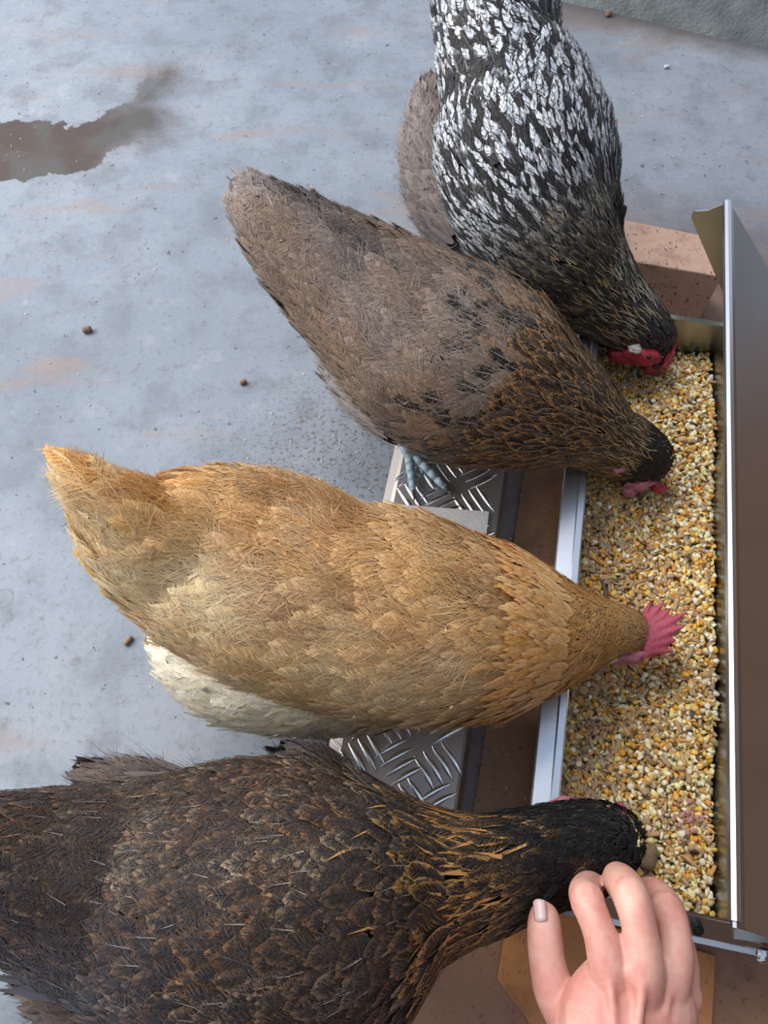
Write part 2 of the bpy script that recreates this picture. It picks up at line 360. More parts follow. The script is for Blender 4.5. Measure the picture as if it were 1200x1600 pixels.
# raised lid: long folded front edge and the sheet falling away behind it
bm = bmesh.new(); sweep_profile(bm, [(.233, .262), (.2245, .279), (.2252, .2815), (.2275, .2822), (.236, .275), (.372, .128)], .030, .7085, .0012)
lid = bm_obj('lid', bm, M['steel'], feeder)
bm = bmesh.new(); sweep_profile(bm, [(.2232, .2785), (.2238, .2832), (.2265, .2850), (.2300, .2838), (.2312, .2800)], .034, .709, .001)
bm_obj('lid_edge', bm, M['alu'], feeder)
def cheek(b):
    bm = bmesh.new(); pts = [(.2245, .281), (.212, .270)]
    for k in range(7):
        a = math.radians(150 + k * 12); pts.append((.2085 + .0105 * math.cos(a) * 1, .2615 + .0105 * math.sin(a)))
    pts += [(.262, .17), (.300, .12), (.346, .12)]
    extrude_poly(bm, [Q(a, b, z) for a, z in pts], E2 * .0015); return bm
s = bm_obj('lid_cheek', cheek(.7065), M['steel'], feeder)
# end side panel of the hopper, near end, with fixings
bm = bmesh.new()
extrude_poly(bm, [Q(.300, .0275, .006), Q(.45, .0275, .006), Q(.45, .0275, .10), Q(.36, .0275, .118), Q(.300, .0275, .118)], -E2 * .0015)
bm_obj('side_panel', bm, M['steel'], feeder)
def dome(name, c, axis, r, hgt, mat, parent, seg=16):
    ax = Vector(axis).normalized(); bm = bmesh.new()
    bmesh.ops.create_uvsphere(bm, u_segments=seg, v_segments=10, radius=1)
    m = Matrix.Translation(Vector(c)) @ ax.to_track_quat('Z', 'Y').to_matrix().to_4x4() @ Matrix.Diagonal((r, r, hgt, 1))
    bmesh.ops.transform(bm, matrix=m, verts=bm.verts)
    return bm_obj(name, bm, mat, parent, True)
def cyl(bm, p0, p1, r0, r1=None, seg=16):
    r1 = r0 if r1 is None else r1; p0, p1 = Vector(p0), Vector(p1); d = p1 - p0
    r = bmesh.ops.create_cone(bm, cap_ends=True, segments=seg, radius1=r0, radius2=r1, depth=d.length)
    bmesh.ops.transform(bm, matrix=Matrix.Translation((p0 + p1) / 2) @ d.to_track_quat('Z', 'Y').to_matrix().to_4x4(), verts=r['verts'])
bm = bmesh.new(); cyl(bm, Q(.258, .036, .120), Q(.258, .030, .1285), .0052, .0048, 20); cyl(bm, Q(.258, .0305, .1280), Q(.258, .029, .1300), .0028, .0025, 6)
bm_obj('rubber_bumper', bm, M['rubber'], feeder)
bm = bmesh.new(); c = Q(.316, .020, .112); cyl(bm, c + E2 * .006, c + E2 * .002, .0085, .0085, 24); cyl(bm, c + E2 * .002, c - E2 * .0005, .0060, .0055, 24)
nb = bm_obj('bolt', bm, M['bolt'], feeder); dome('bolt_cap', c - E2 * .0005, -E2, .0058, .0035, M['bolt'], nb)
# ---------------- treadle plate with raised five-bar tread
SA0, SA1, SB0, SB1, SZ = -.0705, .051, .0, .60, .046
bm = bmesh.new(); sweep_profile(bm, [(-.0835, .034), (SA0 - .003, SZ - .0018), (SA0 + .001, SZ), (SA1, SZ), (SA1 + .003, SZ - .002), (SA1 + .009, .026)], SB0, SB1, .003)
treadle = bm_obj('treadle_plate', bm, M['tread'], feeder)
def lens_mesh(L, W, Hh, n=8):
    vs, fs = [], []
    for i in range(n + 1):
        t = i / n; w_ = W * math.sin(math.pi * t) ** .75 + 1e-5; x = (t - .5) * L
        bend = .04 * L * math.sin(math.pi * t)
        vs += [(x, -w_ + bend, 0), (x, bend, Hh * math.sin(math.pi * t) ** .6 + 1e-5), (x, w_ + bend, 0)]
    for i in range(n):
        for k in range(2): a = 3 * i + k; fs.append((a, a + 3, a + 4, a + 1))
    me = D.meshes.new('tread_bar'); me.from_pydata(vs, [], fs); me.polygons.foreach_set('use_smooth', [True] * len(fs)); me.materials.append(M['treadbar']); return me
LM = lens_mesh(.042, .0036, .0030)
nb_ = 0
cell = .0425
for ia in range(-6, 14):
    for ib in range(-8, 30):
        # checker of groups, rotated so that the bars run diagonally
        ca_, cb_ = ia * cell + 0.012, ib * cell
        ang0 = math.radians(-49) if (ia + ib) % 2 == 0 else math.radians(41)
        for k in range(5 if (ia + ib) % 2 == 0 else 4):
            off = (k - (2 if (ia + ib) % 2 == 0 else 1.5)) * .0105
            # group centre on a grid turned to the bar direction
            gx = ca_ * math.cos(.16) - cb_ * math.sin(.16); gy = ca_ * math.sin(.16) + cb_ * math.cos(.16)
            dx, dy = math.cos(ang0 + math.pi / 2) * off, math.sin(ang0 + math.pi / 2) * off
            a, b = gx + dx, gy + dy
            ex, ey = abs(math.cos(ang0)) * .014, abs(math.sin(ang0)) * .014
            if a - ex < SA0 or a + ex > SA1 or b - ey < SB0 + .002 or b + ey > SB1 - .002 or nb_ >= 300: continue
            o = D.objects.new('tread_bar', LM); COL.objects.link(o)
            p = Q(a, b, SZ - .0002); R = Matrix.Translation(Vector(p)) @ Matrix.Rotation(-HD + ang0, 4, 'Z')
            o.matrix_basis = R; par(o, treadle); nb_ += 1
bm = bmesh.new(); z = SZ + .0020
extrude_poly(bm, [P(600, 787, z), P(764, 800, z), P(757, 862, z), P(742, 935, z), P(578, 925, z)], np.array([0, 0, .0015]))
g = bm_obj('grip_pad', bm, M['pad'], treadle, bevel=.0004); g['label'] = 'grey felt-like grip pad'
for bb in (.020, .575):   # side arms carry the treadle
    bm = bmesh.new(); extrude_poly(bm, [Q(-.06, bb, .030), Q(.1245, bb, .030), Q(.1175, bb, .085), Q(.10, bb, .060), Q(.05, bb, .042), Q(-.06, bb, .040)], E2 * .003)
    bm_obj('treadle_arm', bm, M['steel'], feeder)

# ---------------- grain
def grain_protos():
    protos = []
    def pr(n, L, r, jag, flat=1.0, ends=.5, seg=6):
        rg = np.random.default_rng(n); rings = [(-.5, ends * .8), (-.42, ends), (0, 1), (.42, ends), (.5, ends * .8)] if ends > .8 else [(-.5, .25), (-.33, .75), (0, 1), (.33, .75), (.5, .25)]
        vs, fs = [], []
        for x, s_ in rings:
            for k in range(seg):
                a = 2 * math.pi * k / seg; rr = r * s_ * (1 + rg.uniform(-jag, jag)); vs.append((x * L * (1 + rg.uniform(-jag, jag) * .3), math.cos(a) * rr, math.sin(a) * rr * flat))
        for i in range(len(rings) - 1):
            for k in range(seg): fs.append((i * seg + k, i * seg + (k + 1) % seg, (i + 1) * seg + (k + 1) % seg, (i + 1) * seg + k))
        fs.append(tuple(range(seg))[::-1]); fs.append(tuple((len(rings) - 1) * seg + k for k in range(seg)))
        return np.array(vs), fs
    protos += [pr(1, .0105, .0021, .10, 1, .95), pr(2, .0075, .0023, .12, 1, .95)]          # pellets
    protos += [pr(3, .0062, .0030, .38, .55), pr(4, .0052, .0031, .42, .7), pr(5, .0070, .0024, .35, .5), pr(6, .005, .0025, .3, .8)]  # cracked corn
    protos += [pr(7, .0072, .0017, .08, .9), pr(8, .0098, .0017, .12, .7)]                   # wheat and oats
    protos += [pr(9, .0055, .0034, .25, .45)]                                                # flat maize flake
    return protos
def mesh_from_arrays(name, V, faces_flat, loop_starts, loop_tot, cols=None, mat=None, smooth=False):
    me = D.meshes.new(name); me.vertices.add(len(V)); me.vertices.foreach_set('co', V.astype(np.float32).ravel())
    me.loops.add(len(faces_flat)); me.loops.foreach_set('vertex_index', faces_flat.astype(np.int32))
    me.polygons.add(len(loop_starts)); me.polygons.foreach_set('loop_start', loop_starts.astype(np.int32))
    try: me.polygons.foreach_set('loop_total', loop_tot.astype(np.int32))
    except Exception: pass
    if cols is not None:
        for nm, arr in cols.items():
            at = me.attributes.new(nm, 'FLOAT_COLOR', 'POINT'); at.data.foreach_set('color', arr.astype(np.float32).ravel())
    if smooth: me.polygons.foreach_set('use_smooth', np.ones(len(loop_starts), bool))
    me.update(calc_edges=True)
    if mat: me.materials.append(mat)
    return me
def rot_mats(n, tilt, rg):
    yaw = rg.uniform(0, 2 * np.pi, n); pitch = rg.normal(0, tilt, n); roll = rg.uniform(0, 2 * np.pi, n)
    cy, sy, cp, sp_, cr, sr = np.cos(yaw), np.sin(yaw), np.cos(pitch), np.sin(pitch), np.cos(roll), np.sin(roll)
    R = np.empty((n, 3, 3))
    R[:, 0, 0] = cy * cp; R[:, 0, 1] = cy * sp_ * sr - sy * cr; R[:, 0, 2] = cy * sp_ * cr + sy * sr
    R[:, 1, 0] = sy * cp; R[:, 1, 1] = sy * sp_ * sr + cy * cr; R[:, 1, 2] = sy * sp_ * cr - cy * sr
    R[:, 2, 0] = -sp_; R[:, 2, 1] = cp * sr; R[:, 2, 2] = cp * cr
    return R
def grain_height(a, b): return .082 + .006 * np.sin(a * 38 + 1) * np.sin(b * 17) + .003 * np.sin(b * 41 + a * 60) + .010 * np.clip((a - .14) / .14, 0, 1) - .018 * np.clip((b - .60) / .08, 0, 1)
def build_grain():
    rg = np.random.default_rng(11); protos = grain_protos(); PV, FF, LS, CC = [], [], [], []; vo = 0; lo = 0
    PELL = [C3(x) for x in ('#b29370', '#bd9a6c', '#a58d70', '#c69a5c', '#ae9a78')]
    CORN = [C3(x) for x in ('#eab243', '#e2a23a', '#efc964', '#ecc06a', '#dc9838')]
    PALE = [C3(x) for x in ('#f1e8bf', '#eee2a8', '#f5f0da', '#e6d89c', '#e9e3c8')]
    WHEAT = [C3(x) for x in ('#d3a964', '#c79a58', '#dcbb80', '#cbb277')]
    DARK = [C3(x) for x in ('#4b4640', '#3c3a36', '#5e5a46', '#7f4a30')]
    N = 14500; a = rg.uniform(.1395, .2845, N); b = rg.uniform(.046, .680, N)
    q = np.clip((a - .14) / .13, 0, 1) + rg.normal(0, .12, N) + .12 * np.sin(b * 14)
    r = rg.uniform(0, 1, N); kind = np.empty(N, int)
    ppel = .52 - .36 * q; pc = ppel + .20; pw = pc + .24 - .05 * q; pd = .985
    kind[:] = 2; kind[r < pd] = 2; kind[r < pw] = 3; kind[r < pc] = 1; kind[r < ppel] = 0; kind[r > pd] = 4
    palette = {0: PELL, 1: CORN, 2: PALE, 3: WHEAT, 4: DARK}; pro = {0: (0, 1), 1: (2, 3, 8, 5), 2: (2, 3, 4, 5, 8), 3: (6, 7), 4: (5, 6)}
    pi = np.array([rg.choice(pro[k]) for k in kind]); cols = np.array([palette[k][rg.integers(len(palette[k]))] for k in kind]) * rg.uniform(.82, 1.12, (N, 1))
    z = grain_height(a, b) + rg.uniform(-.0075, .0022, N)
    pos = E1[None] * a[:, None] + E2[None] * b[:, None]; pos[:, 2] = z
    R = rot_mats(N, .32, rg); sc = rg.uniform(.72, 1.28, N)
    for k, (V, fs) in enumerate(protos):
        idx = np.where(pi == k)[0]
        if len(idx) == 0: continue
        W = np.einsum('nij,vj->nvi', R[idx], V) * sc[idx][:, None, None] + pos[idx][:, None, :]
        nv = len(V); ff = np.concatenate([np.array(f) for f in fs]); lt = np.array([len(f) for f in fs]); ls = np.concatenate([[0], np.cumsum(lt)[:-1]])
        m = len(idx); FF.append((ff[None] + (np.arange(m) * nv)[:, None] + vo).ravel()); LS.append((ls[None] + (np.arange(m) * len(ff))[:, None] + lo).ravel())
        PV.append(W.reshape(-1, 3)); CC.append(np.repeat(np.concatenate([cols[idx], np.ones((m, 1))], 1), nv, 0)); vo += m * nv; lo += m * len(ff)
    V = np.concatenate(PV); ff = np.concatenate(FF); ls = np.concatenate(LS); lt = np.diff(np.concatenate([ls, [len(ff)]]))
    me = mesh_from_arrays('mixed_grain', V, ff, ls, lt, {'fcol': np.concatenate(CC)}, M['grain'])
    o = D.objects.new('mixed_grain', me); COL.objects.link(o); return o
gr = build_grain(); gr['kind'] = 'stuff'; tag(gr, 'bed of mixed cracked corn, wheat and brown pellets filling the trough', 'grain')
# compact floor of the grain bed so no bare metal shows between pieces
vs, fs = [], []
for i in range(13):
    for j in range(53):
        a = .140 + .1435 * i / 12; b = .0445 + .636 * j / 52; vs.append(Q(a, b, float(grain_height(a, b)) - .0060))
for i in range(12):
    for j in range(52): k = i * 53 + j; fs.append((k, k + 53, k + 54, k + 1))
bed = mesh_obj('grain_dust', vs, fs, simple('grain_meal', '#7d6748', .9, 0, 400, .3, .6), gr, kind='stuff')

# ================================================================== lofts
def catmull(S, n):
    S = np.asarray(S, float); m = len(S); out = []
    for i in range(m - 1):
        p0 = S[max(i-1, 0)]; p1 = S[i]; p2 = S[i+1]; p3 = S[min(i+2, m-1)]
        for k in range(n):
            t = k / n; out.append(.5 * ((2*p1) + (-p0+p2)*t + (2*p0-5*p1+4*p2-p3)*t*t + (-p0+3*p1-3*p2+p3)*t**3))
    out.append(S[-1]); return np.array(out)
class Loft:
    """stations from tail to head: (u, v, z, half width in px, vertical radius in m)"""
    def __init__(s, st, sub=6, world=False):
        W = []
        for q in st:
            if world: W.append(q)
            else:
                u, v, z, hw, b = q; c = P(u, v, z); W.append((c[0], c[1], c[2], hw * depth(c) / F, b))
        R = catmull(W, sub); s.C = R[:, :3]; s.a = np.maximum(R[:, 3], .0008); s.b = np.maximum(R[:, 4], .0008)
        T = np.gradient(s.C, axis=0); s.T = T / np.linalg.norm(T, axis=1)[:, None]
        Z = np.array([0, 0, 1.0]); S = np.cross(s.T, Z); ln = np.linalg.norm(S, axis=1)
        for i in range(len(S)):
            if ln[i] < .15: S[i] = S[i-1] if i else np.array([1, 0, 0])
        s.S = S / np.linalg.norm(S, axis=1)[:, None]; s.U = np.cross(s.S, s.T)
        d = np.linalg.norm(np.diff(s.C, axis=0), axis=1); s.L = np.concatenate([[0], np.cumsum(d)]); s.len = s.L[-1]
    def ring(s, i, n, k=1.0, inset=0.0):
        th = np.arange(n) * 2 * np.pi / n
        return s.C[i] + np.outer(np.cos(th) * max(s.a[i]*k - inset, .0006), s.S[i]) + np.outer(np.sin(th) * max(s.b[i]*k - inset, .0006), s.U[i])
    def geo(s, n=24, inset=0.0):
        vs = np.concatenate([s.ring(i, n, 1, min(inset, .16 * min(s.a[i], s.b[i]))) for i in range(len(s.C))]); m = len(s.C); fs = []
        for i in range(m - 1):
            for k in range(n): fs.append((i*n+k, i*n+(k+1) % n, (i+1)*n+(k+1) % n, (i+1)*n+k))
        vs = np.vstack([vs, s.C[0] - s.T[0] * min(s.a[0], s.b[0]) * .6, s.C[-1] + s.T[-1] * min(s.a[-1], s.b[-1]) * .8])
        for k in range(n): fs.append((m*n, (k+1) % n, k)); fs.append((m*n+1, (m-1)*n+k, (m-1)*n+(k+1) % n))
        return vs, fs
    def at(s, l, th):
        l = np.clip(l, 0, s.len); ip = lambda A: np.stack([np.interp(l, s.L, A[:, j]) for j in range(A.shape[1])], 1)
        C, T, S, U = ip(s.C), ip(s.T), ip(s.S), ip(s.U); a = np.interp(l, s.L, s.a); b = np.interp(l, s.L, s.b)
        p = C + S * (a * np.cos(th))[:, None] + U * (b * np.sin(th))[:, None]; return p, C, T, S, U, a, b
    def sample(s, spacing_l, spacing_w, rg, l0=0.0, l1=1.0, jit=.35, under=True):
        """rows of points like overlapping scales"""
        Ls, Ts = [], []; l = l0 * s.len; row = 0
        while l < l1 * s.len:
            a = np.interp(l, s.L, s.a); b = np.interp(l, s.L, s.b); w_ = spacing_w(l / s.len); sl = spacing_l(l / s.len)
            circ = math.pi * (3*(a+b) - math.sqrt((3*a+b)*(a+3*b))); n = max(4, int(circ / w_))
            th = (np.arange(n) + .5 * (row % 2)) * 2*np.pi/n + rg.normal(0, jit * 2*np.pi/n * .6, n) + row * .37
            Ls.append(l + rg.normal(0, jit * sl, n)); Ts.append(th); l += sl; row += 1
        l = np.concatenate(Ls); th = np.mod(np.concatenate(Ts), 2*np.pi); ok = (l > 0) & (l < .992 * s.len); l, th = l[ok], th[ok]
        p, C, T, S, U, a, b = s.at(l, th); e = 1e-3
        nrm = S * (np.cos(th) / a)[:, None] + U * (np.sin(th) / b)[:, None]; nrm /= np.linalg.norm(nrm, axis=1)[:, None]
        p2 = s.at(l - .004, th)[0]; p1 = s.at(np.minimum(l + .004, s.len), th)[0]; d = p2 - p1
        d /= np.maximum(np.linalg.norm(d, axis=1), 1e-9)[:, None]
        nrm = nrm - d * (nrm * d).sum(1)[:, None]; nrm /= np.maximum(np.linalg.norm(nrm, axis=1), 1e-9)[:, None]
        keep = np.ones(len(l), bool) if under else (nrm[:, 2] > -.45) | (rg.uniform(0, 1, len(l)) < .35)
        return p[keep], nrm[keep], d[keep], (l / s.len)[keep], th[keep]
    def inside(s, p, k=.9):
        d = np.linalg.norm(p[:, None, :] - s.C[None], axis=2); i = d.argmin(1); r = p - s.C[i]
        x = (r * s.S[i]).sum(1) / (s.a[i] * k); y = (r * s.U[i]).sum(1) / (s.b[i] * k); z = (r * s.T[i]).sum(1)
        return (x*x + y*y < 1) & (np.abs(z) < .012)

def surf(lf, u, v, lift=0.0):
    """first point of the loft's skin on the sight line through a photo point"""
    zs = np.arange(.42, .06, -.0015); pts = np.array([P(u, v, z) for z in zs]); k = np.where(lf.inside(pts, 1.02))[0]
    return pts[k[0]] + np.array([0, 0, lift]) if len(k) else None
def feathers(name, p, nrm, d, L, W, lift, base, edge, pars, mat, parent, rg, curl=.35, kind='stuff', label=None, camber=.35, barbs=0):
    n = len(p); ang = rg.normal(0, .16, n); side = np.cross(nrm, d)
    d = d * np.cos(ang)[:, None] + side * np.sin(ang)[:, None]; side = np.cross(nrm, d)
    L = L * rg.uniform(.8, 1.2, n); W = W * rg.uniform(.85, 1.15, n); lift = lift * rg.uniform(.5, 1.5, n)
    v = np.array([0, .25, .5, .72, .88, 1.0]); wv = np.array([.35, .85, 1, .98, .80, .50]); R = len(v)
    u = np.array([-1, -.5, 0, .5, 1.0]); K = 5; VV = np.empty((n, R, K, 3)); tipl = np.array([-.10, -.02, .03, -.02, -.10])
    for i in range(R):
        for j in range(K):
            jl = rg.normal(0, .045, n) if v[i] > .3 else 0
            along = L * (v[i] + jl + tipl[j] * v[i]); ht = L * (np.sin(lift) * v[i] - curl * np.sin(lift) * v[i]**2) - camber * W * wv[i] * abs(u[j]) * .6
            VV[:, i, j] = p + d * along[:, None] + side * (W * wv[i] * u[j])[:, None] + nrm * (ht + .0012)[:, None]
    V = VV.reshape(-1, 3); quads = []
    for i in range(R - 1):
        for j in range(K-1): a = i*K+j; quads.append((a, a+1, a+K+1, a+K))
    q = np.array(quads); nv = R*K; ff = (q.ravel()[None] + (np.arange(n)*nv)[:, None]).ravel(); nf = len(ff)//4
    rep = lambda A: np.repeat(A, nv, 0)
    one = np.ones((n, 1)); pars = np.concatenate([pars, rg.uniform(0, 1, (n, 1))], 1)
    me = mesh_from_arrays(name, V, ff, np.arange(nf)*4, np.full(nf, 4), {'fcol': rep(np.hstack([base, one])), 'ecol': rep(np.hstack([edge, one])), 'pars': rep(pars)}, mat, True)
    uvt = np.array([[(uu+1)/2, vv] for vv in v for uu in u]); uvl = me.uv_layers.new(name='UVMap')
    uvl.data.foreach_set('uv', np.tile(uvt[q.ravel()], (n, 1)).astype(np.float32).ravel())
    o = D.objects.new(name, me); COL.objects.link(o)
    if parent: par(o, parent)
    if kind: o['kind'] = kind
    if label: o['label'] = label
    if barbs:
        tris = []; cl = []; ea = pars[:, 0:1]
        for k in range(barbs):
            for sg in (-1, 1):
                v0 = .12 + .80 * (k + rg.uniform(0, 1, n)) / barbs; v1 = v0 + rg.uniform(.16, .34, n) * (1 - .25 * v0); wd = np.interp(v0, v, wv)
                u1 = sg * rg.uniform(.75, 1.25, n) * np.interp(np.minimum(v1, 1), v, wv); u0 = sg * .05
                def pt(vv, uu, dv=0.0, up_=.0006):
                    return p + d * (L * (vv + dv))[:, None] + side * (W * uu)[:, None] + nrm * (L * (np.sin(lift) * vv - curl * np.sin(lift) * vv**2) - camber * W * np.abs(uu) * .5 + .0012 + up_)[:, None]
                T3 = np.stack([pt(v0, u0, -.022), pt(v0, u0, .022), pt((v0 + v1)/2 + .02, (u0 + u1)*.55, .015, .0010), pt(v1, u1, 0, .0008)], 1); tris.append(T3)
                br = rg.uniform(.72, 1.22, (n, 1)); c0_ = base * br; c1_ = (base * (1 - .75 * ea) + edge * .75 * ea) * br * 1.04; cl.append(np.stack([c0_, c0_, (c0_ + c1_) / 2, c1_], 1))
        ks = np.where(pars[:, 1] > .35)[0]
        if len(ks):
            bw = rg.uniform(-.04, .04, n)
            def ps(vv, w_): return (p + d * (L * vv)[:, None] + side * (w_ + W * bw * vv)[:, None] + nrm * (L * (np.sin(lift) * vv - curl * np.sin(lift) * vv**2) + .0028)[:, None])
            T3 = np.stack([ps(.34, -.00024), ps(.34, .00024), ps(.6, .00018), ps(.84, 0)], 1)[ks]; tris.append(T3)
            pc = np.clip(edge[ks] * .45 + .24, 0, 1)[:, None, :].repeat(4, 1); cl.append(pc)
        V2 = np.concatenate(tris).reshape(-1, 3); C2 = np.concatenate(cl).reshape(-1, 3); nb2 = len(V2) // 4
        tr = np.array([0, 1, 2, 0, 2, 3]); ff2 = (tr[None] + (np.arange(nb2) * 4)[:, None]).ravel()
        me2 = mesh_from_arrays(name + '_barbs', V2, ff2, np.arange(nb2 * 2) * 3, np.full(nb2 * 2, 3), {'fcol': np.hstack([C2, np.ones((len(C2), 1))])}, M['strand'], True)
        o2 = D.objects.new('feather_barbs', me2); COL.objects.link(o2); o2['kind'] = 'stuff'; par(o2, parent)
    return o
def strands(name, p, nrm, d, L, W, lift, col, parent, rg, spread=.35, off=.002):
    n = len(p); side = np.cross(nrm, d); ang = rg.normal(0, spread, n); d = d*np.cos(ang)[:, None] + side*np.sin(ang)[:, None]; side = np.cross(nrm, d)
    L = L * rg.uniform(.6, 1.4, n); lift = lift * rg.uniform(.3, 1.7, n); bend = rg.normal(0, .18, n)
    def pt(t, s_): return p + d*(L*t)[:, None] + side*(W*s_ + L*bend*t*t)[:, None] + nrm*(L*np.sin(lift)*(t - .4*t*t) + off)[:, None]
    V = np.stack([pt(0, -1), pt(0, 1), pt(.5, -.8), pt(.5, .8), pt(1, 0)], 1).reshape(-1, 3)
    tr = np.array([0, 1, 3, 2, 2, 3, 4]); ff = (tr[None] + (np.arange(n)*5)[:, None]).ravel()
    ls = (np.array([0, 4])[None] + (np.arange(n)*7)[:, None]).ravel(); lt = np.tile([4, 3], n)
    me = mesh_from_arrays(name, V, ff, ls, lt, {'fcol': np.repeat(np.hstack([col, np.ones((n, 1))]), 5, 0)}, M['strand'], True)
    o = D.objects.new(name, me); COL.objects.link(o); par(o, parent); o['kind'] = 'stuff'; return o
def ns(p, f, seed=0):
    """cheap smooth noise -1..1 on world points"""
    r = np.random.default_rng(seed); o = np.zeros(len(p))
    for k in range(5):
        w_ = r.normal(0, 1, 3); w_ *= f * (1 + .6*k) / np.linalg.norm(w_); o += np.sin(p @ w_ + r.uniform(0, 6.3)) / (1 + .5*k)
    return np.clip(o / 1.9, -1, 1)
def lerp(a, b, t): t = np.clip(np.asarray(t), 0, 1)[:, None]; return a*(1-t) + b*t
def sstep(x, lo, hi): t = np.clip((x-lo)/(hi-lo), 0, 1); return t*t*(3-2*t)
def under_feathers(lf, main, col, parent, rg, mat):
    """feathers on the breast and belly, where the upper plumage does not reach"""
    p, n_, d, s, th = lf.sample(lambda s: .011, lambda s: .011, rg, 0, 1, .6); k = ~main.inside(p, .95); p, n_, d = p[k], n_[k], d[k]; N = len(p)
    if N:
        c = np.tile(col, (N, 1)) * rg.uniform(.8, 1.2, (N, 1))
        feathers('belly_feathers', p, n_, d, np.full(N, .032), np.full(N, .009), np.full(N, .18), c, c*1.2, np.tile([.4, .1, 0], (N, 1)), mat, parent, rg, barbs=4)
def body_mesh(name, lofts, mat, parent, inset=.004, voxel=.0045):
    V, Fs = [], []; off = 0
    for lf in lofts:
        v, f = lf.geo(24, inset); V.append(v); Fs += [tuple(i+off for i in q) for q in f]; off += len(v)
    o = mesh_obj(name, np.vstack(V), Fs, mat, None, True); r = o.modifiers.new('remesh', 'REMESH'); r.mode = 'VOXEL'; r.voxel_size = voxel; r.use_smooth_shade = True
    sm = o.modifiers.new('smooth', 'SMOOTH'); sm.iterations = 6; sm.factor = .5
    if parent: par(o, parent)
    return o
def leg(parent, hip, foot, yaw, mat_s, ground, scale=1.0, label=None):
    """shank with three front toes and a back toe"""
    hip, foot = np.array(hip, float), np.array(foot, float)
    bm = bmesh.new(); ankle = foot + np.array([0, 0, .012])
    cyl(bm, hip, hip*.45 + ankle*.55, .0085*scale, .0062*scale, 12); cyl(bm, hip*.45 + ankle*.55, ankle, .0062*scale, .0055*scale, 12)
    bmesh.ops.create_icosphere(bm, subdivisions=2, radius=.0075*scale, matrix=Matrix.Translation(Vector(ankle - np.array([0, 0, .002]))))
    lg = bm_obj('leg', bm, mat_s, parent, True)
    for ang, ln in ((-.62, .042), (0, .052), (.60, .044), (math.pi, .022)):
        dr = np.array([math.cos(yaw+ang), math.sin(yaw+ang), 0]); bm = bmesh.new(); prev = ankle - np.array([0, 0, .003]); m = 5
        for k in range(1, m+1):
            t = k/m; nx = np.array([*(foot[:2] + dr[:2]*ln*t*scale), foot[2] + .0055 + .004*math.sin(math.pi*t)*(1-t)]); r = .0050*(1-.35*t)*scale
            cyl(bm, prev, nx, r*1.1, r, 10)
            bmesh.ops.create_icosphere(bm, subdivisions=1, radius=r*1.06, matrix=Matrix.Translation(Vector(nx))); prev = nx
        toe = bm_obj('toe', bm, mat_s if ang != 0 else mat_s, lg, True)
        bm = bmesh.new(); cyl(bm, prev, prev + dr*.007*scale + np.array([0, 0, .0005]), .0028, .0018, 8); cyl(bm, prev + dr*.007*scale + np.array([0, 0, .0005]), prev + dr*.013*scale - np.array([0, 0, .0035]), .0018, .0003, 8)
        c = bm_obj('claw', bm, M['claw'], lg, True)
    return lg
def blob(name, c, r, mat, parent, rough=.12, rot=None, seed=0, sub=3):
    bm = bmesh.new(); bmesh.ops.create_icosphere(bm, subdivisions=sub, radius=1); rg = random.Random(seed)
    ph = [rg.uniform(0, 6) for _ in range(3)]
    for v in bm.verts:
        k = 1 + rough*(math.sin(v.co.x*4+ph[0])*math.sin(v.co.y*5+ph[1]) + .5*math.sin(v.co.z*9+ph[2])); v.co *= k
    m = Matrix.Translation(Vector(c)) @ (rot or Matrix.Identity(4)) @ Matrix.Diagonal((*r, 1)); bmesh.ops.transform(bm, matrix=m, verts=bm.verts)
    return bm_obj(name, bm, mat, parent, True)
def comb_sheet(name, base_pts, tip_pts, th, mat, parent, up=(0, 0, 1)):
    """serrated comb: base curve and tips alternate; thick in the middle"""
    up = np.array(up, float)
    n = len(tip_pts); out = []
    vs = []; fs = []
    B = catmull(np.array(base_pts), max(1, (2*n) // (len(base_pts)-1) + 1)); idx = np.linspace(0, len(B)-1, 2*n+1)
    Bp = np.stack([np.interp(idx, np.arange(len(B)), B[:, j]) for j in range(3)], 1)
    outer = []
    for i in range(2*n+1):
        if i % 2 == 1: tt = np.array(tip_pts[i//2], float); outer.append(tt + (tt-Bp[i])*(.34 + .18*math.sin(i*2.1)) + (mid_prev if False else 0))
        else:
            a = tip_pts[max(i//2-1, 0)]; b = tip_pts[min(i//2, n-1)]; mid = (np.array(a)+np.array(b))/2; outer.append(Bp[i]*.40 + mid*.60)
    rows = [0, .3, .6, .85, 1.0]; tk = [1, .9, .7, .4, .08]
    for sg in (1, -1):
        for i in range(2*n+1):
            for r_, k in zip(rows, tk): vs.append(Bp[i]*(1-r_) + outer[i]*r_ + up*sg*th*k)
    m = len(rows); half = (2*n+1)*m
    for i in range(2*n):
        for j in range(m-1):
            a = i*m+j; fs.append((a, a+m, a+m+1, a+1)); fs.append((half+a, half+a+1, half+a+m+1, half+a+m))
        a = i*m+m-1; fs.append((a, a+m, half+a+m, half+a)); a = i*m; fs.append((a, half+a, half+a+m, a+m))
    for i in (0, 2*n):
        for j in range(m-1): a = i*m+j; q = (a, a+1, half+a+1, half+a); fs.append(q if i == 0 else q[::-1])
    o = mesh_obj(name, vs, fs, mat, parent, True); s_ = o.modifiers.new('s', 'SUBSURF'); s_.levels = 2; s_.render_levels = 2; return o

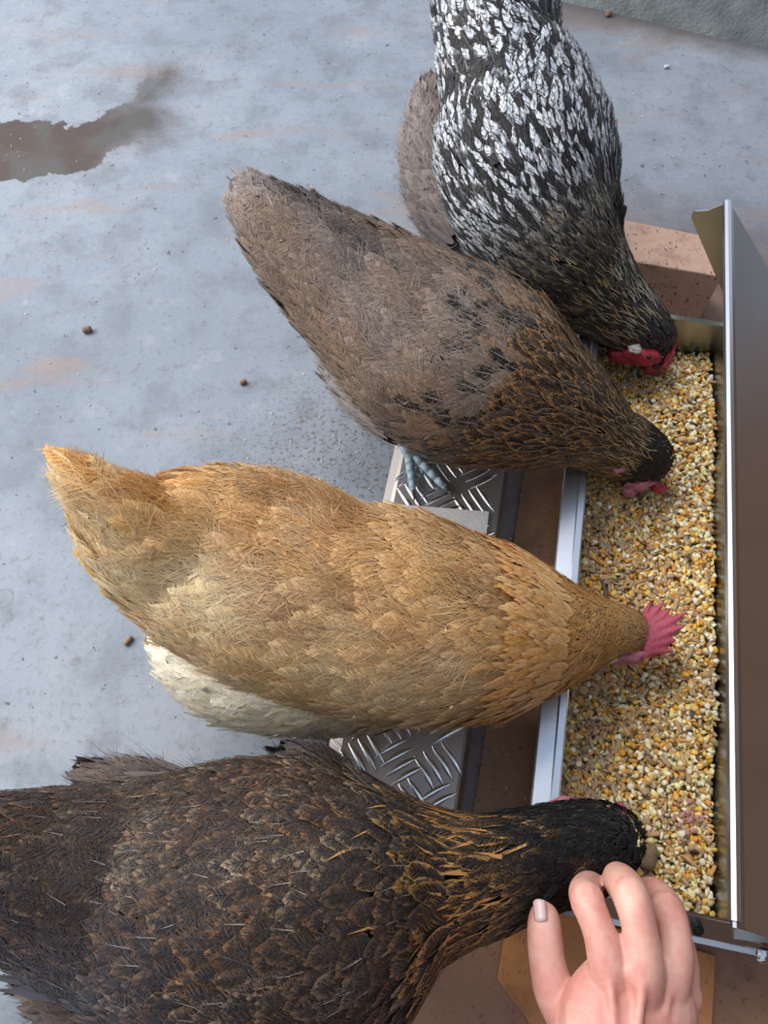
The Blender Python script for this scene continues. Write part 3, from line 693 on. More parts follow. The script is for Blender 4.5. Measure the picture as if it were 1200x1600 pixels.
def long_feathers(parent, name, specs, mat, base, edge, pars, rg, W=.012):
    """single big feathers, each an object: specs = (root, tip, normal, halfwidth)"""
    for (r0, r1, nn, hw) in specs:
        r0, r1, nn = np.array(r0, float), np.array(r1, float), np.array(nn, float); d = r1-r0; L = np.linalg.norm(d); d /= L; nn = nn - d*(nn@d); nn /= np.linalg.norm(nn)
        b = np.asarray(base)*rg.uniform(.85, 1.15)
        feathers(name, r0[None], nn[None], d[None], L/1.0, hw, .06, b[None], np.asarray(edge)[None], np.array([pars]), mat, parent, np.random.default_rng(rg.integers(1e6)), kind=None, camber=.5)

# ================================================================== hens
# ---------------------------------------------------------------- buff hen
def buff_hen():
    rg = np.random.default_rng(21)
    hen = empty('hen', P(480, 960, 0), 'golden buff hen with a pink serrated comb feeding from the trough', 'hen')
    main = Loft([(100, 730, .335, 12, .012), (138, 758, .325, 30, .028), (186, 798, .305, 56, .048), (244, 838, .275, 96, .066), (318, 868, .245, 136, .080), (400, 897, .225, 155, .090), (465, 923, .217, 158, .094),
                 (535, 949, .212, 153, .096), (630, 966, .206, 155, .096), (700, 979, .202, 142, .090), (765, 986, .195, 121, .080), (820, 989, .185, 104, .066), (870, 991, .172, 78, .052),
                 (915, 988, .156, 53, .038), (955, 986, .140, 40, .029), (982, 990, .130, 33, .024), (997, 994, .124, 23, .017), (1004, 996, .121, 9, .008)])
    fluff = Loft([(640, 1062, .15, 60, .05), (540, 1072, .15, 66, .056), (450, 1074, .15, 64, .056), (370, 1062, .15, 62, .052), (310, 1040, .155, 48, .042), (268, 1016, .16, 24, .02)][::-1])
    breast = Loft([(300, 930, .17, 90, .05), (450, 960, .14, 120, .06), (620, 970, .13, 120, .06), (740, 985, .15, 90, .05)])
    B = simple('buff_down', '#b08246', .8, 0, 200, .2, .3)
    body_mesh('body', [main, fluff, breast], B, hen, .006)
    under_feathers(breast, main, C3('#e2c48c'), hen, rg, M['hairy'])
    cream, buff, brown, gold, orange = C3('#f2deb0'), C3('#dcac66'), C3('#b07c46'), C3('#dda452'), C3('#d0903e')
    def col(p, s, th, n):
        k = ns(p, 60, 1)*.5 + ns(p, 160, 2)*.35 + rg.normal(0, .22, n); top = np.sin(th)
        c = lerp(np.tile(buff, (n, 1)), cream, .12 + .35*k + .25*(1-top)*(s < .75))
        c = lerp(c, brown, sstep(top, .35, 1)*sstep(s, .12, .35)*sstep(s, .78, .5)*(.75+.6*ns(p, 30, 77)))
        low = sstep(np.cos(th), .05, .75)*sstep(s, .72, .5)*(.55 + .55*ns(p, 42, 19)); c = lerp(c, C3('#f0dcae'), np.clip(low, 0, 1)*.8); c = lerp(c, C3('#94683c'), np.clip(ns(p, 52, 23)-.35, 0, 1)*1.2*(s < .72)*sstep(top, .1, .7)); c = lerp(c, gold, sstep(s, .66, .74)*.8); c = lerp(c, orange, sstep(s, .30, .12)*sstep(np.cos(th), .4, -.5)*.8)
        c = lerp(c, C3('#b3905d'), sstep(s, .88, .97)*.6)
        return c * rg.uniform(.86, 1.12, (n, 1))
    wl = lambda s: .011 if s < .66 else (.008 if s < .8 else .0045); ww = lambda s: .0105 if s < .66 else (.007 if s < .8 else .0042)
    p, n_, d, s, th = main.sample(wl, ww, rg, .035, 1.0); k = ~fluff.inside(p, .8); p, n_, d, s, th = p[k], n_[k], d[k], s[k], th[k]; N = len(p)
    Lf = np.interp(s, [0, .15, .6, .72, .85, .95, 1], [.030, .040, .034, .030, .018, .010, .006]); Wf = Lf*np.interp(s, [0, .6, .70, .9, 1], [.28, .30, .13, .14, .24])
    c = col(p, s, th, N); e = lerp(c*1.25, cream, np.full(N, .4)); pars = np.stack([rg.uniform(.2, .7, N), rg.uniform(0, .3, N), np.zeros(N)], 1)
    feathers('plumage', p, n_, d, Lf, Wf, np.interp(s, [0, .6, .9, 1], [.20, .16, .10, .05]), c, e, pars, M['hairy'], hen, rg, barbs=10)
    # fine barbs on top
    p, n_, d, s, th = main.sample(lambda s: .0021, lambda s: .0023, rg, .03, .985, 1.2, under=False); N = len(p)
    c = col(p, s, th, N); c = lerp(c, cream, rg.uniform(-.1, .5, N)*(.5+.5*ns(p, 120, 31)))*rg.uniform(.70, 1.15, (N, 1))
    sw = ns(p, 70, 55)[:, None]*.45; d = d + np.cross(n_, d)*sw; d /= np.linalg.norm(d, axis=1)[:, None]
    strands('barbs', p, n_, d, np.interp(s, [0, .3, .6, .8, 1], [.030, .020, .018, .015, .006]), .0004, np.interp(s, [0, .6, 1], [.24, .20, .10]), c, hen, rg, .35, np.interp(s, [0, .6, .85, 1], [.0042, .0038, .0028, .0012]))
    # cape edge where the neck feathers overlap the shoulders
    p, n_, d, s, th = main.sample(lambda s: .004, lambda s: .0045, rg, .70, .755, .8); N = len(p)
    c = lerp(np.tile(gold, (N, 1)), cream, rg.uniform(0, .35, N)); feathers('neck_cape', p + n_*.004, n_, d, np.full(N, .034), np.full(N, .0042), np.full(N, .10), c, c*1.2, np.tile([.4, .2, 0], (N, 1)), M['hairy'], hen, rg, barbs=5)
    # pale thigh fluff
    p, n_, d, s, th = fluff.sample(lambda s: .0075, lambda s: .008, rg, 0, 1, .6); k = ~main.inside(p, .85); p, n_, d, s, th = p[k], n_[k], d[k], s[k], th[k]; N = len(p)
    c = lerp(np.tile(C3('#f6ecd2'), (N, 1)), C3('#dcc596'), sstep(s, .3, .9)*.8 + rg.normal(0, .15, N)); c = lerp(c, C3('#a8905f'), sstep(s, .7, 1)*.6)
    feathers('thigh_fluff', p, n_, d, np.full(N, .032), np.full(N, .0075), np.full(N, .2), c, c*1.15, np.tile([.4, .1, 0], (N, 1)), M['hairy'], hen, rg)
    p, n_, d, s, th = fluff.sample(lambda s: .003, lambda s: .0035, rg, 0, .7, 1.2, under=False); N = len(p)
    strands('fluff_barbs', p, n_, d, np.full(N, .026), .0003, np.full(N, .3), lerp(np.tile(C3('#f8f0da'), (N, 1)), C3('#dccaa0'), rg.uniform(0, 1, N)), hen, rg, .4)
    # wings: long folded flight feathers along both flanks
    specs = []
    for k in range(9):
        t = k/8
        specs.append((P(640-45*t, 1082-18*t, .205+.010*t), P(345-60*t+8*k, 1012-42*t, .235+.012*t), (-.1, -.75, .6), .0085))
    wg_ = D.objects.new('wing', None); COL.objects.link(wg_); par(wg_, hen); long_feathers(wg_, 'flight_feather', specs, M['hairy'], C3('#c9a063'), cream, [.6, .35, 0], rg)
    specs = []
    for k in range(9):
        t = k/8; specs.append((P(620-40*t, 850+20*t, .20+.012*t), P(400-50*t, 790+26*t, .222+.012*t), (-.1, .75, .6), .0085))
    wg_ = D.objects.new('wing', None); COL.objects.link(wg_); par(wg_, hen); long_feathers(wg_, 'flight_feather', specs, M['hairy'], C3('#c98f4c'), cream, [.5, .3, 0], rg)
    # tail
    specs = []
    for k in range(12):
        t = k/11; sd = 1 if k % 2 else -1
        specs.append((P(215+20*t, 820+sd*14*t, .31-.05*t), P(94+22*t+4*sd, 722+50*t, .345-.07*t), (.25*sd, -.8*sd, .35), .0085))
    long_feathers(hen, 'tail_feather', specs, M['hairy'], C3('#c8964f'), cream, [.6, .4, 0], rg)
    # head: comb, face, lobe, wattle, beak, eyes
    z = .138
    base = [P(1000, 968, .146), P(998, 990, .146), P(1003, 1012, .143), P(1000, 1030, .138)]
    tips = [P(1013, 943, .150), P(1034, 944, .152), P(1049, 951, .154), P(1062, 963, .156), P(1066, 980, .156), P(1058, 1000, .152), P(1046, 1019, .146), P(1025, 1026, .14)]
    comb_sheet('comb', base, tips, .0042, M['comb'], hen, up=(.15, -.2, 1))
    blob('comb_base', P(1003, 1000, .136), (.010, .014, .008), M['comb'], hen, .15, seed=2)
    blob('face', P(974, 1027, .136), (.022, .0075, .010), M['face'], hen, .2, seed=3)
    blob('earlobe', P(951, 1027, .142), (.0085, .0055, .006), M['lobe'], hen, .15, seed=4)
    blob('wattle', P(932, 1034, .132), (.0095, .0065, .011), M['face'], hen, .3, seed=5)
    blob('wattle', P(945, 975, .112), (.0085, .0050, .010), M['face'], hen, .3, seed=6)
    blob('eye', P(978, 1030, .139), (.0026, .0022, .0026), M['eye'], hen, 0); blob('eye', P(978, 962, .128), (.0028, .0022, .0028), M['eye'], hen, 0)
    bm = bmesh.new(); cyl(bm, P(1000, 1008, .122), P(1014, 1012, .098), .0065, .0015, 12); bm_obj('beak', bm, M['beakpale'], hen, True)
    sl = Q(0, 0, SZ)
    leg(hen, P(560, 1040, .14), [*P(600, 1000, SZ)[:2], SZ + .001], -.1, M['shank'], SZ); leg(hen, P(560, 890, .14), [*P(620, 900, SZ)[:2], SZ + .0045], .05, M['shank'], SZ)
    return hen
buff_hen()

# ---------------------------------------------------------------- grey-brown hen
def grey_hen():
    rg = np.random.default_rng(33)
    hen = empty('hen', P(620, 560, 0), 'grey-brown hen with black and gold laced neck standing on the treadle plate', 'hen')
    main = Loft([(366, 284, .335, 16, .012), (396, 318, .325, 36, .026), (440, 362, .310, 58, .044), (500, 412, .285, 80, .060), (575, 470, .255, 106, .078), (650, 528, .230, 132, .090),
                 (720, 572, .215, 142, .094), (790, 606, .205, 126, .088), (850, 636, .192, 96, .072), (905, 662, .175, 68, .054), (948, 687, .156, 50, .040), (985, 704, .140, 48, .034), (1012, 717, .129, 41, .028), (1031, 728, .12, 27, .019), (1041, 734, .114, 10, .008)])
    fluff = Loft([(640, 655, .15, 44, .045), (585, 610, .155, 42, .045), (540, 560, .165, 34, .04), (515, 525, .175, 14, .02)][::-1])
    breast = Loft([(520, 450, .18, 60, .05), (640, 540, .145, 100, .06), (760, 600, .14, 100, .055), (840, 640, .155, 60, .04)])
    body_mesh('body', [main, fluff, breast], simple('grey_down', '#5d514a', .85, 0, 200, .2, .3), hen, .006)
    under_feathers(breast, main, C3('#85786d'), hen, rg, M['hairy'])
    grey, dgrey, tan, black, gold = C3('#8b7b6f'), C3('#544842'), C3('#a17e5c'), C3('#151314'), C3('#c6945a')
    def col(p, s, th, n):
        k = ns(p, 70, 5)*.5 + ns(p, 190, 6)*.4 + rg.normal(0, .2, n)
        c = lerp(np.tile(grey, (n, 1)), dgrey, .40 + .95*ns(p, 32, 71) + .4*k + .25*sstep(np.sin(th), .3, 1)*sstep(s, .55, .3)); c = lerp(c, tan, .18 + .35*ns(p, 45, 8) + .2*sstep(s, .4, .6))
        c = lerp(c, C3('#9c9290'), sstep(s, .14, .0)*.6)
        return c*rg.uniform(.85, 1.15, (n, 1))
    wl = lambda s: .0115 if s < .62 else (.0075 if s < .82 else .0042); ww = lambda s: .0105 if s < .62 else (.0066 if s < .82 else .0040)
    p, n_, d, s, th = main.sample(wl, ww, rg, .065, 1.0); k = ~fluff.inside(p, .8); p, n_, d, s, th = p[k], n_[k], d[k], s[k], th[k]; N = len(p)
    Lf = np.interp(s, [0, .15, .55, .7, .85, .93, 1], [.026, .030, .028, .038, .022, .009, .006]); Wf = Lf*np.interp(s, [0, .55, .7, .85, 1], [.32, .34, .125, .15, .26])
    c = col(p, s, th, N); e = lerp(c*1.35, C3('#b5a48f'), np.full(N, .3)); ea = rg.uniform(.1, .6, N); sa = rg.uniform(.0, .4, N)
    # black centred shoulder feathers, then the laced hackle
    m1 = (rg.uniform(0, 1, N) < sstep(s, .42, .58)*.55) & (s < .64); c[m1] = black*1.2; e[m1] = C3('#8d7d68'); ea[m1] = .8; sa[m1] = .95
    hk = sstep(s + rg.normal(0, .02, N), .60, .66); hm = hk > .5; c = lerp(c, black, hk*.96); e[hm] = lerp(np.tile(gold, (hm.sum(), 1)), C3('#a88a62'), rg.uniform(0, .8, hm.sum()))
    ea[hm] = .95; sa[hm] = rg.uniform(.1, .6, hm.sum())*(rg.uniform(0, 1, hm.sum()) < .6); hd = s > .905; ea[hd] *= .12; sa[hd] *= .1; c[hd] = C3('#1c1817')
    feathers('plumage', p, n_, d, Lf, Wf, np.interp(s, [0, .55, .9, 1], [.26, .20, .08, .04]), c, e, np.stack([ea, sa, 0*ea], 1), M['feather'], hen, rg, barbs=9)
    p, n_, d, s, th = main.sample(lambda s: .0026, lambda s: .0028, rg, .05, .60, 1.2, under=False); N = len(p)
    sw = ns(p, 110, 55)[:, None]*.7; d = d + np.cross(n_, d)*sw; d /= np.linalg.norm(d, axis=1)[:, None]
    strands('barbs', p, n_, d, np.full(N, .014), .00034, np.full(N, .28), lerp(col(p, s, th, N), C3('#b0a297'), rg.uniform(-.1, .6, N))*rg.uniform(.7, 1.1, (N, 1)), hen, rg, .45, .0035)
    p, n_, d, s, th = main.sample(lambda s: .0055, lambda s: .0055, rg, .58, .90, 1.0, under=False); N = len(p)
    strands('hackle_barbs', p, n_, d, np.full(N, .016), .0004, np.full(N, .10), lerp(np.tile(C3('#cf9d57'), (N, 1)), C3('#d6c39a'), rg.uniform(0, 1, N)), hen, rg, .16)
    p, n_, d, s, th = main.sample(lambda s: .0035, lambda s: .0035, rg, .88, .99, 1.0); N = len(p)
    strands('head_down', p, n_, d, np.full(N, .007), .0005, np.full(N, .12), np.tile(C3('#262120'), (N, 1))*rg.uniform(.6, 1.5, (N, 1)), hen, rg, .3)
    p, n_, d, s, th = fluff.sample(lambda s: .007, lambda s: .0075, rg, 0, 1, .6); k = ~main.inside(p, .85); p, n_, d, s, th = p[k], n_[k], d[k], s[k], th[k]; N = len(p)
    c = lerp(np.tile(C3('#9a908b'), (N, 1)), C3('#7c6f69'), rg.uniform(0, 1, N))
    feathers('thigh_fluff', p, n_, d, np.full(N, .032), np.full(N, .007), np.full(N, .2), c, c*1.2, np.tile([.5, .2, 0], (N, 1)), M['hairy'], hen, rg)
    strands('fluff_barbs', np.repeat(p, 3, 0) + rg.normal(0, .003, (3*N, 3)), np.repeat(n_, 3, 0), np.repeat(d, 3, 0), np.full(3*N, .026), .0003, np.full(3*N, .3), np.repeat(c*1.15, 3, 0), hen, rg, .4)
    for sd in (1, -1):
        specs = []
        for k in range(9):
            t = k/8
            if sd == 1: specs.append((P(690-20*t, 690-20*t, .19+.012*t), P(535+6*k-40*t, 560-20*t+3*k, .215+.012*t), (-.6, -.6, .5), .008))
            else: specs.append((P(770-30*t, 470+18*t, .20+.012*t), P(610-30*t, 372+20*t, .235+.012*t), (.4, .7, .6), .008))
        wg_ = D.objects.new('wing', None); COL.objects.link(wg_); par(wg_, hen); long_feathers(wg_, 'flight_feather', specs, M['feather'], C3('#7d6a5a'), C3('#a08f7c'), [.5, .3, 0], rg)
    specs = []
    for k in range(12):
        t = k/11; sd = 1 if k % 2 else -1; specs.append((P(455+20*t, 375+sd*14*t, .32-.05*t), P(360+20*t+3*sd, 280+54*t, .342-.065*t), (.4*sd, -.6*sd, .35), .012))
    long_feathers(hen, 'tail_feather', specs, M['feather'], C3('#7b716d'), C3('#a8a09c'), [.7, .5, 0], rg)
    # head
    blob('face', P(1001, 752, .124), (.014, .009, .010), M['face'], hen, .25, seed=8)
    ec = surf(main, 969, 733, .002); e = blob('eyelid', ec, (.0085, .0050, .0035), M['face'], hen, .12, seed=9, rot=Matrix.Rotation(.5, 4, 'Z')); e['label'] = 'closed pink eyelid'
    blob('eye', ec + np.array([0, 0, .0036]), (.0055, .0011, .0014), M['eye'], e, 0, rot=Matrix.Rotation(.5, 4, 'Z')); blob('eye', P(1022, 690, .128), (.003, .003, .003), M['eye'], hen, 0)
    base = [P(1015, 748, .125), P(1028, 755, .122), P(1036, 762, .115)]; tips = [P(1025, 762, .122), P(1034, 768, .118), P(1040, 768, .112)]
    comb_sheet('comb', base, tips, .0042, M['combred'], hen); blob('comb_base', P(1029, 763, .116), (.008, .0055, .006), M['combred'], hen, .2, seed=1)
    bm = bmesh.new(); cyl(bm, P(1008, 757, .118), P(1000, 782, .100), .0085, .0015, 12); bm_obj('beak', bm, M['beak'], hen, True)
    blob('wattle', P(985, 768, .108), (.008, .006, .009), M['face'], hen, .2, seed=12)
    # the foot on the plate, in view below the breast, and the other one under the body
    lg = leg(hen, P(636, 672, .135), [*P(637, 712, SZ)[:2], SZ + .0035], -.85, M['shank'], SZ, 1.22)
    leg(hen, P(660, 560, .15), [*P(690, 600, SZ)[:2], SZ + .0035], .2, M['shank'], SZ)
    return hen
grey_hen()

# ---------------------------------------------------------------- speckled hen
def speckled_hen():
    rg = np.random.default_rng(45)
    hen = empty('hen', P(830, 330, 0), 'black and white speckled hen with red face at the far end of the trough', 'hen')
    main = Loft([(778, -190, .36, 20, .02), (776, -120, .35, 60, .05), (775, -40, .335, 82, .065), (775, 40, .315, 92, .075), (779, 105, .295, 90, .080), (802, 170, .270, 118, .090), (818, 240, .245, 134, .096), (836, 310, .225, 126, .094),
                 (858, 365, .208, 110, .086), (890, 415, .192, 88, .072), (925, 450, .175, 68, .056), (962, 482, .158, 54, .043), (996, 508, .144, 44, .035), (1022, 529, .132, 33, .027), (1036, 543, .124, 22, .017), (1044, 551, .119, 9, .008)])
    fluff = Loft([(740, 372, .15, 36, .045), (700, 320, .155, 44, .05), (678, 255, .165, 44, .05), (672, 190, .18, 30, .035), (672, 150, .19, 14, .015)][::-1])
    breast = Loft([(800, 120, .20, 70, .05), (815, 220, .155, 105, .06), (840, 320, .14, 95, .055), (880, 390, .15, 60, .04)])
    body_mesh('body', [main, fluff, breast], simple('black_down', '#2a2625', .85, 0, 200, .2, .3), hen, .006)
    under_feathers(breast, main, C3('#5a514c'), hen, rg, M['hairy'])
    black, white, pale = C3('#1b1817'), C3('#f4f5f5'), C3('#b3a47e')
    wl = lambda s: .0085 if s < .66 else (.0066 if s < .85 else .0042); ww = lambda s: .0082 if s < .66 else (.0058 if s < .85 else .0040)
    p, n_, d, s, th = main.sample(wl, ww, rg, .065, 1.0); k = ~fluff.inside(p, .8); p, n_, d, s, th = p[k], n_[k], d[k], s[k], th[k]; N = len(p)
    Lf = np.interp(s, [0, .15, .6, .72, .85, .93, 1], [.036, .030, .029, .032, .022, .009, .006]); Wf = Lf*np.interp(s, [0, .5, .65, .8, 1], [.26, .23, .15, .12, .26])
    c = np.tile(black, (N, 1))*rg.uniform(.7, 1.5, (N, 1)); e = lerp(np.tile(white, (N, 1)), C3('#b9c6d6'), rg.uniform(0, .7, N)); hk = sstep(s, .68, .80)
    sp_ = (rg.uniform(0, 1, N) < .92 - .35*sstep(s, .52, .68)) * rg.uniform(.8, 1, N)*(1-hk); dk = ns(p, 38, 4) > .55; sp_[dk & (rg.uniform(0, 1, N) < .6)] = 0
    e = lerp(e, pale, hk); ea = hk*.30*sstep(s, .97, .86) + (1-hk)*rg.uniform(0, .5, N)*(rg.uniform(0, 1, N) < .3); sa = rg.uniform(0, .3, N); hd = s > .9; ea[hd] *= .2; c[hd] = C3('#3b3431')
    feathers('plumage', p, n_, d, Lf, Wf, np.interp(s, [0, .55, .9, 1], [.20, .16, .08, .04]), c, e, np.stack([ea, sa, sp_], 1), M['feather'], hen, rg, barbs=4)
    p, n_, d, s, th = main.sample(lambda s: .0062, lambda s: .0062, rg, .72, .93, 1.2, under=False); N = len(p)
    strands('hackle_barbs', p, n_, d, np.full(N, .017), .0006, np.full(N, .10), lerp(np.tile(C3('#bdb69f'), (N, 1)), C3('#a57f3f'), rg.uniform(0, 1, N)*(np.cos(th) > .35)), hen, rg, .12)
    p, n_, d, s, th = main.sample(lambda s: .0035, lambda s: .0035, rg, .86, .99, 1.0); N = len(p)
    strands('head_down', p, n_, d, np.full(N, .007), .0005, np.full(N, .12), lerp(np.tile(C3('#35302e'), (N, 1)), C3('#8d8880'), rg.uniform(0, 1, N)*(np.cos(th) > .2)*(0) + rg.uniform(0, .35, N)), hen, rg, .3)
    p, n_, d, s, th = fluff.sample(lambda s: .007, lambda s: .0075, rg, 0, 1, .7); k = ~main.inside(p, .85); p, n_, d, s, th = p[k], n_[k], d[k], s[k], th[k]; N = len(p)
    c = lerp(np.tile(C3('#7d726c'), (N, 1)), C3('#594c46'), rg.uniform(0, 1, N))
    feathers('thigh_fluff', p, n_, d, np.full(N, .036), np.full(N, .0075), np.full(N, .25), c, c*1.2, np.tile([.5, .3, 0], (N, 1)), M['hairy'], hen, rg)
    strands('fluff_barbs', np.repeat(p, 4, 0) + rg.normal(0, .004, (4*N, 3)), np.repeat(n_, 4, 0), np.repeat(d, 4, 0), np.full(4*N, .030), .0003, np.full(4*N, .35), np.repeat(c*1.15, 4, 0), hen, rg, .5)
    for sd in (1, -1):
        specs = []
        for k in range(8):
            t = k/7
            if sd == 1: specs.append((P(722+6*t, 340-10*t, .20+.014*t), P(686+5*k*.6, 175-30*t, .235+.012*t), (-.85, 0, .5), .007))
            else: specs.append((P(930-6*t, 300-10*t, .20+.014*t), P(915-6*k*.6, 150-20*t, .245+.012*t), (.85, 0, .5), .007))
        wg_ = D.objects.new('wing', None); COL.objects.link(wg_); par(wg_, hen); long_feathers(wg_, 'flight_feather', specs, M['feather'], C3('#2c2827'), C3('#d8d6c8'), [.9, .2, 0], rg)
    specs = []
    for k in range(12):
        t = k/11; sd = 1 if k % 2 else -1; specs.append((P(778, -110+10*t, .34-.04*t), P(775+sd*14*t, -300+70*t, .40-.09*t), (.8*sd, 0, .35), .013))
    long_feathers(hen, 'tail_feather', specs, M['feather'], C3('#262221'), C3('#cfd2d2'), [.6, .3, .6], rg)
    blob('face', P(1000, 553, .134), (.023, .0125, .012), M['combred'], hen, .15, seed=3, rot=Matrix.Rotation(-.55, 4, 'Z'))
    blob('wattle', P(976, 556, .118), (.019, .009, .012), M['combred'], hen, .2, seed=5, rot=Matrix.Rotation(-.3, 4, 'Z'))
    blob('wattle', P(1018, 574, .104), (.011, .007, .012), M['combred'], hen, .2, seed=6); blob('earlobe', P(992, 545, .1455), (.0075, .0065, .005), M['lobe'], hen, .2, seed=9)
    blob('eye', P(1014, 558, .142), (.003, .0025, .003), M['eye'], hen, 0); blob('eye', P(1030, 520, .128), (.003, .0025, .003), M['eye'], hen, 0)
    base = [P(1030, 575, .122), P(1042, 560, .126), P(1048, 545, .130)]; tips = [P(1040, 578, .120), P(1050, 566, .124), P(1056, 552, .130), P(1058, 534, .134)]
    comb_sheet('comb', base, tips, .0045, M['combred'], hen, up=(.4, -.3, 1))
    blob('comb_base', P(1043, 560, .122), (.005, .013, .007), M['combred'], hen, .15, seed=7, rot=Matrix.Rotation(-.35, 4, 'Z'))
    bm = bmesh.new(); cyl(bm, P(1025, 566, .115), P(1028, 588, .090), .007, .0015, 12); bm_obj('beak', bm, M['beak'], hen, True)
    leg(hen, P(800, 330, .14), [*P(815, 380, 0)[:2], .001], -1.0, M['shank'], 0); leg(hen, P(890, 320, .14), [*P(900, 360, 0)[:2], .001], -.9, M['shank'], 0)
    return hen
speckled_hen()

# ---------------------------------------------------------------- dark hen
def dark_hen():
    rg = np.random.default_rng(57)
    hen = empty('hen', P(330, 1400, 0), 'dark brown laced hen with black neck, nearest the camera and beside the hand', 'hen')
    main = Loft([(-190, 1360, .34, 30, .02), (-110, 1365, .33, 80, .05), (-20, 1360, .31, 106, .07), (80, 1370, .285, 130, .080), (190, 1389, .262, 164, .090), (310, 1408, .250, 200, .098), (430, 1410, .245, 210, .098),
                 (520, 1404, .240, 200, .095), (590, 1392, .235, 165, .086), (650, 1380, .228, 122, .072), (710, 1372, .222, 95, .060), (780, 1360, .213, 80, .050), (845, 1342, .202, 73, .044), (895, 1330, .188, 70, .042), (928, 1320, .176, 63, .038), (950, 1311, .163, 50, .030), (962, 1305, .152, 32, .022), (970, 1302, .146, 12, .01)])
    fluffA = Loft([(300, 1262, .17, 45, .05), (215, 1236, .18, 36, .04), (150, 1215, .19, 14, .015)][::-1])
    fluffB = Loft([(360, 1570, .185, 60, .06), (210, 1566, .185, 62, .055), (118, 1556, .195, 42, .04), (66, 1546, .20, 14, .015)][::-1])
    fluffC = Loft([(540, 1222, .16, 30, .04), (490, 1200, .165, 22, .03), (455, 1186, .17, 8, .01)][::-1])
    breast = Loft([(100, 1390, .20, 100, .05), (300, 1405, .17, 150, .06), (480, 1405, .165, 150, .06), (600, 1390, .18, 90, .04)])
    body_mesh('body', [main, fluffA, fluffB, fluffC, breast], simple('dark_down', '#2b2422', .85, 0, 200, .2, .3), hen, .006)
    under_feathers(breast, main, C3('#3d312b'), hen, rg, M['hairy'])
    dark, mid, tan, black, orange = C3('#262120'), C3('#3b2f2a'), C3('#a07a50'), C3('#0d0d10'), C3('#c8934c')
    wl = lambda s: .0075 if s < .62 else (.0085 if s < .78 else .0050); ww = lambda s: .0075 if s < .62 else (.0085 if s < .78 else .0048)
    p, n_, d, s, th = main.sample(wl, ww, rg, .02, 1.0, .6); N = len(p)
    Lf = np.interp(s, [0, .15, .58, .66, .80, .9, 1], [.034, .028, .023, .044, .026, .012, .007]); Wf = Lf*np.interp(s, [0, .58, .66, .8, 1], [.28, .32, .125, .17, .26])
    k = ns(p, 50, 3)*.5 + rg.normal(0, .25, N); c = lerp(np.tile(dark, (N, 1)), mid, .4 + .6*k); e = lerp(np.tile(tan, (N, 1)), C3('#7b5232'), rg.uniform(0, 1, N)); e = lerp(e, C3('#b7a48a'), ns(p, 90, 12)*.7)
    ea = np.clip(rg.uniform(.35, 1.1, N)*(.75+.35*ns(p, 40, 41)), 0, 1); sa = rg.uniform(.2, .7, N)*(rg.uniform(0, 1, N) < .16)
    c *= rg.uniform(.6, 1.25, (N, 1))
    blue = sstep(-np.cos(th)*0 + ns(p, 14, 9), .3, .9)*sstep(s, .5, .2); c = lerp(c, C3('#474c58'), blue*.5)
    side = np.clip(np.cos(th), 0, 1)*sstep(s, .5, .3); c = lerp(c, C3('#454a56'), side*.6)
    hk = sstep(s + rg.normal(0, .012, N), .60, .635) > .5; c[hk] = black; e[hk] = lerp(np.tile(orange, (hk.sum(), 1)), C3('#9d7a4a'), rg.uniform(0, 1, hk.sum())); ea[hk] = rg.uniform(.7, 1, hk.sum())*sstep(s[hk], .80, .72) + (rg.uniform(0, 1, hk.sum()) < .05)*(s[hk] < .90)*.8; sa[hk] = 0
    feathers('plumage', p, n_, d, Lf, Wf, np.interp(s, [0, .58, .9, 1], [.13, .12, .08, .04]), c, e, np.stack([ea, sa, 0*ea], 1), M['feather'], hen, rg, barbs=9)
    p, n_, d, s, th = main.sample(lambda s: .0038, lambda s: .0040, rg, .74, .995, 1.0); N = len(p)
    strands('head_down', p, n_, d, np.full(N, .009), .0006, np.full(N, .14), np.tile(C3('#1b191b'), (N, 1))*rg.uniform(.5, 1.6, (N, 1)), hen, rg, .35)
    p, n_, d, s, th = main.sample(lambda s: .0125, lambda s: .0115, rg, .60, .73, 1.3, under=False); N = len(p)
    strands('hackle_barbs', p, n_, d, np.full(N, .022), .0010, np.full(N, .08), lerp(np.tile(orange*.8, (N, 1)), C3('#b98a50'), rg.uniform(0, 1, N)), hen, rg, .16, .0025)
    p, n_, d, s, th = main.sample(lambda s: .0042, lambda s: .0044, rg, .02, .62, 1.2, under=False); N = len(p)
    sw = ns(p, 120, 15)[:, None]*.9; d = d + np.cross(n_, d)*sw; d /= np.linalg.norm(d, axis=1)[:, None]
    strands('barbs', p, n_, d, np.full(N, .008), .0003, np.full(N, .2), lerp(np.tile(C3('#2e2522'), (N, 1)), C3('#7d6248'), rg.uniform(0, 1, N)**3*(.5+.5*ns(p, 45, 3))), hen, rg, .6, .003)
    for lf, cc in ((fluffA, '#5a4a42'), (fluffB, '#5c4a40'), (fluffC, '#3a3230')):
        p, n_, d, s, th = lf.sample(lambda s: .006, lambda s: .0065, rg, 0, 1, .7); N = len(p); c = np.tile(C3(cc), (N, 1))*rg.uniform(.7, 1.2, (N, 1))
        feathers('thigh_fluff', p, n_, d, np.full(N, .030), np.full(N, .006), np.full(N, .25), c, c*1.2, np.tile([.5, .2, 0], (N, 1)), M['hairy'], hen, rg)
        strands('fluff_barbs', np.repeat(p, 4, 0) + rg.normal(0, .004, (4*N, 3)), np.repeat(n_, 4, 0), np.repeat(d, 4, 0), np.full(4*N, .028), .0003, np.full(4*N, .35), np.repeat(c*1.15, 4, 0), hen, rg, .5)
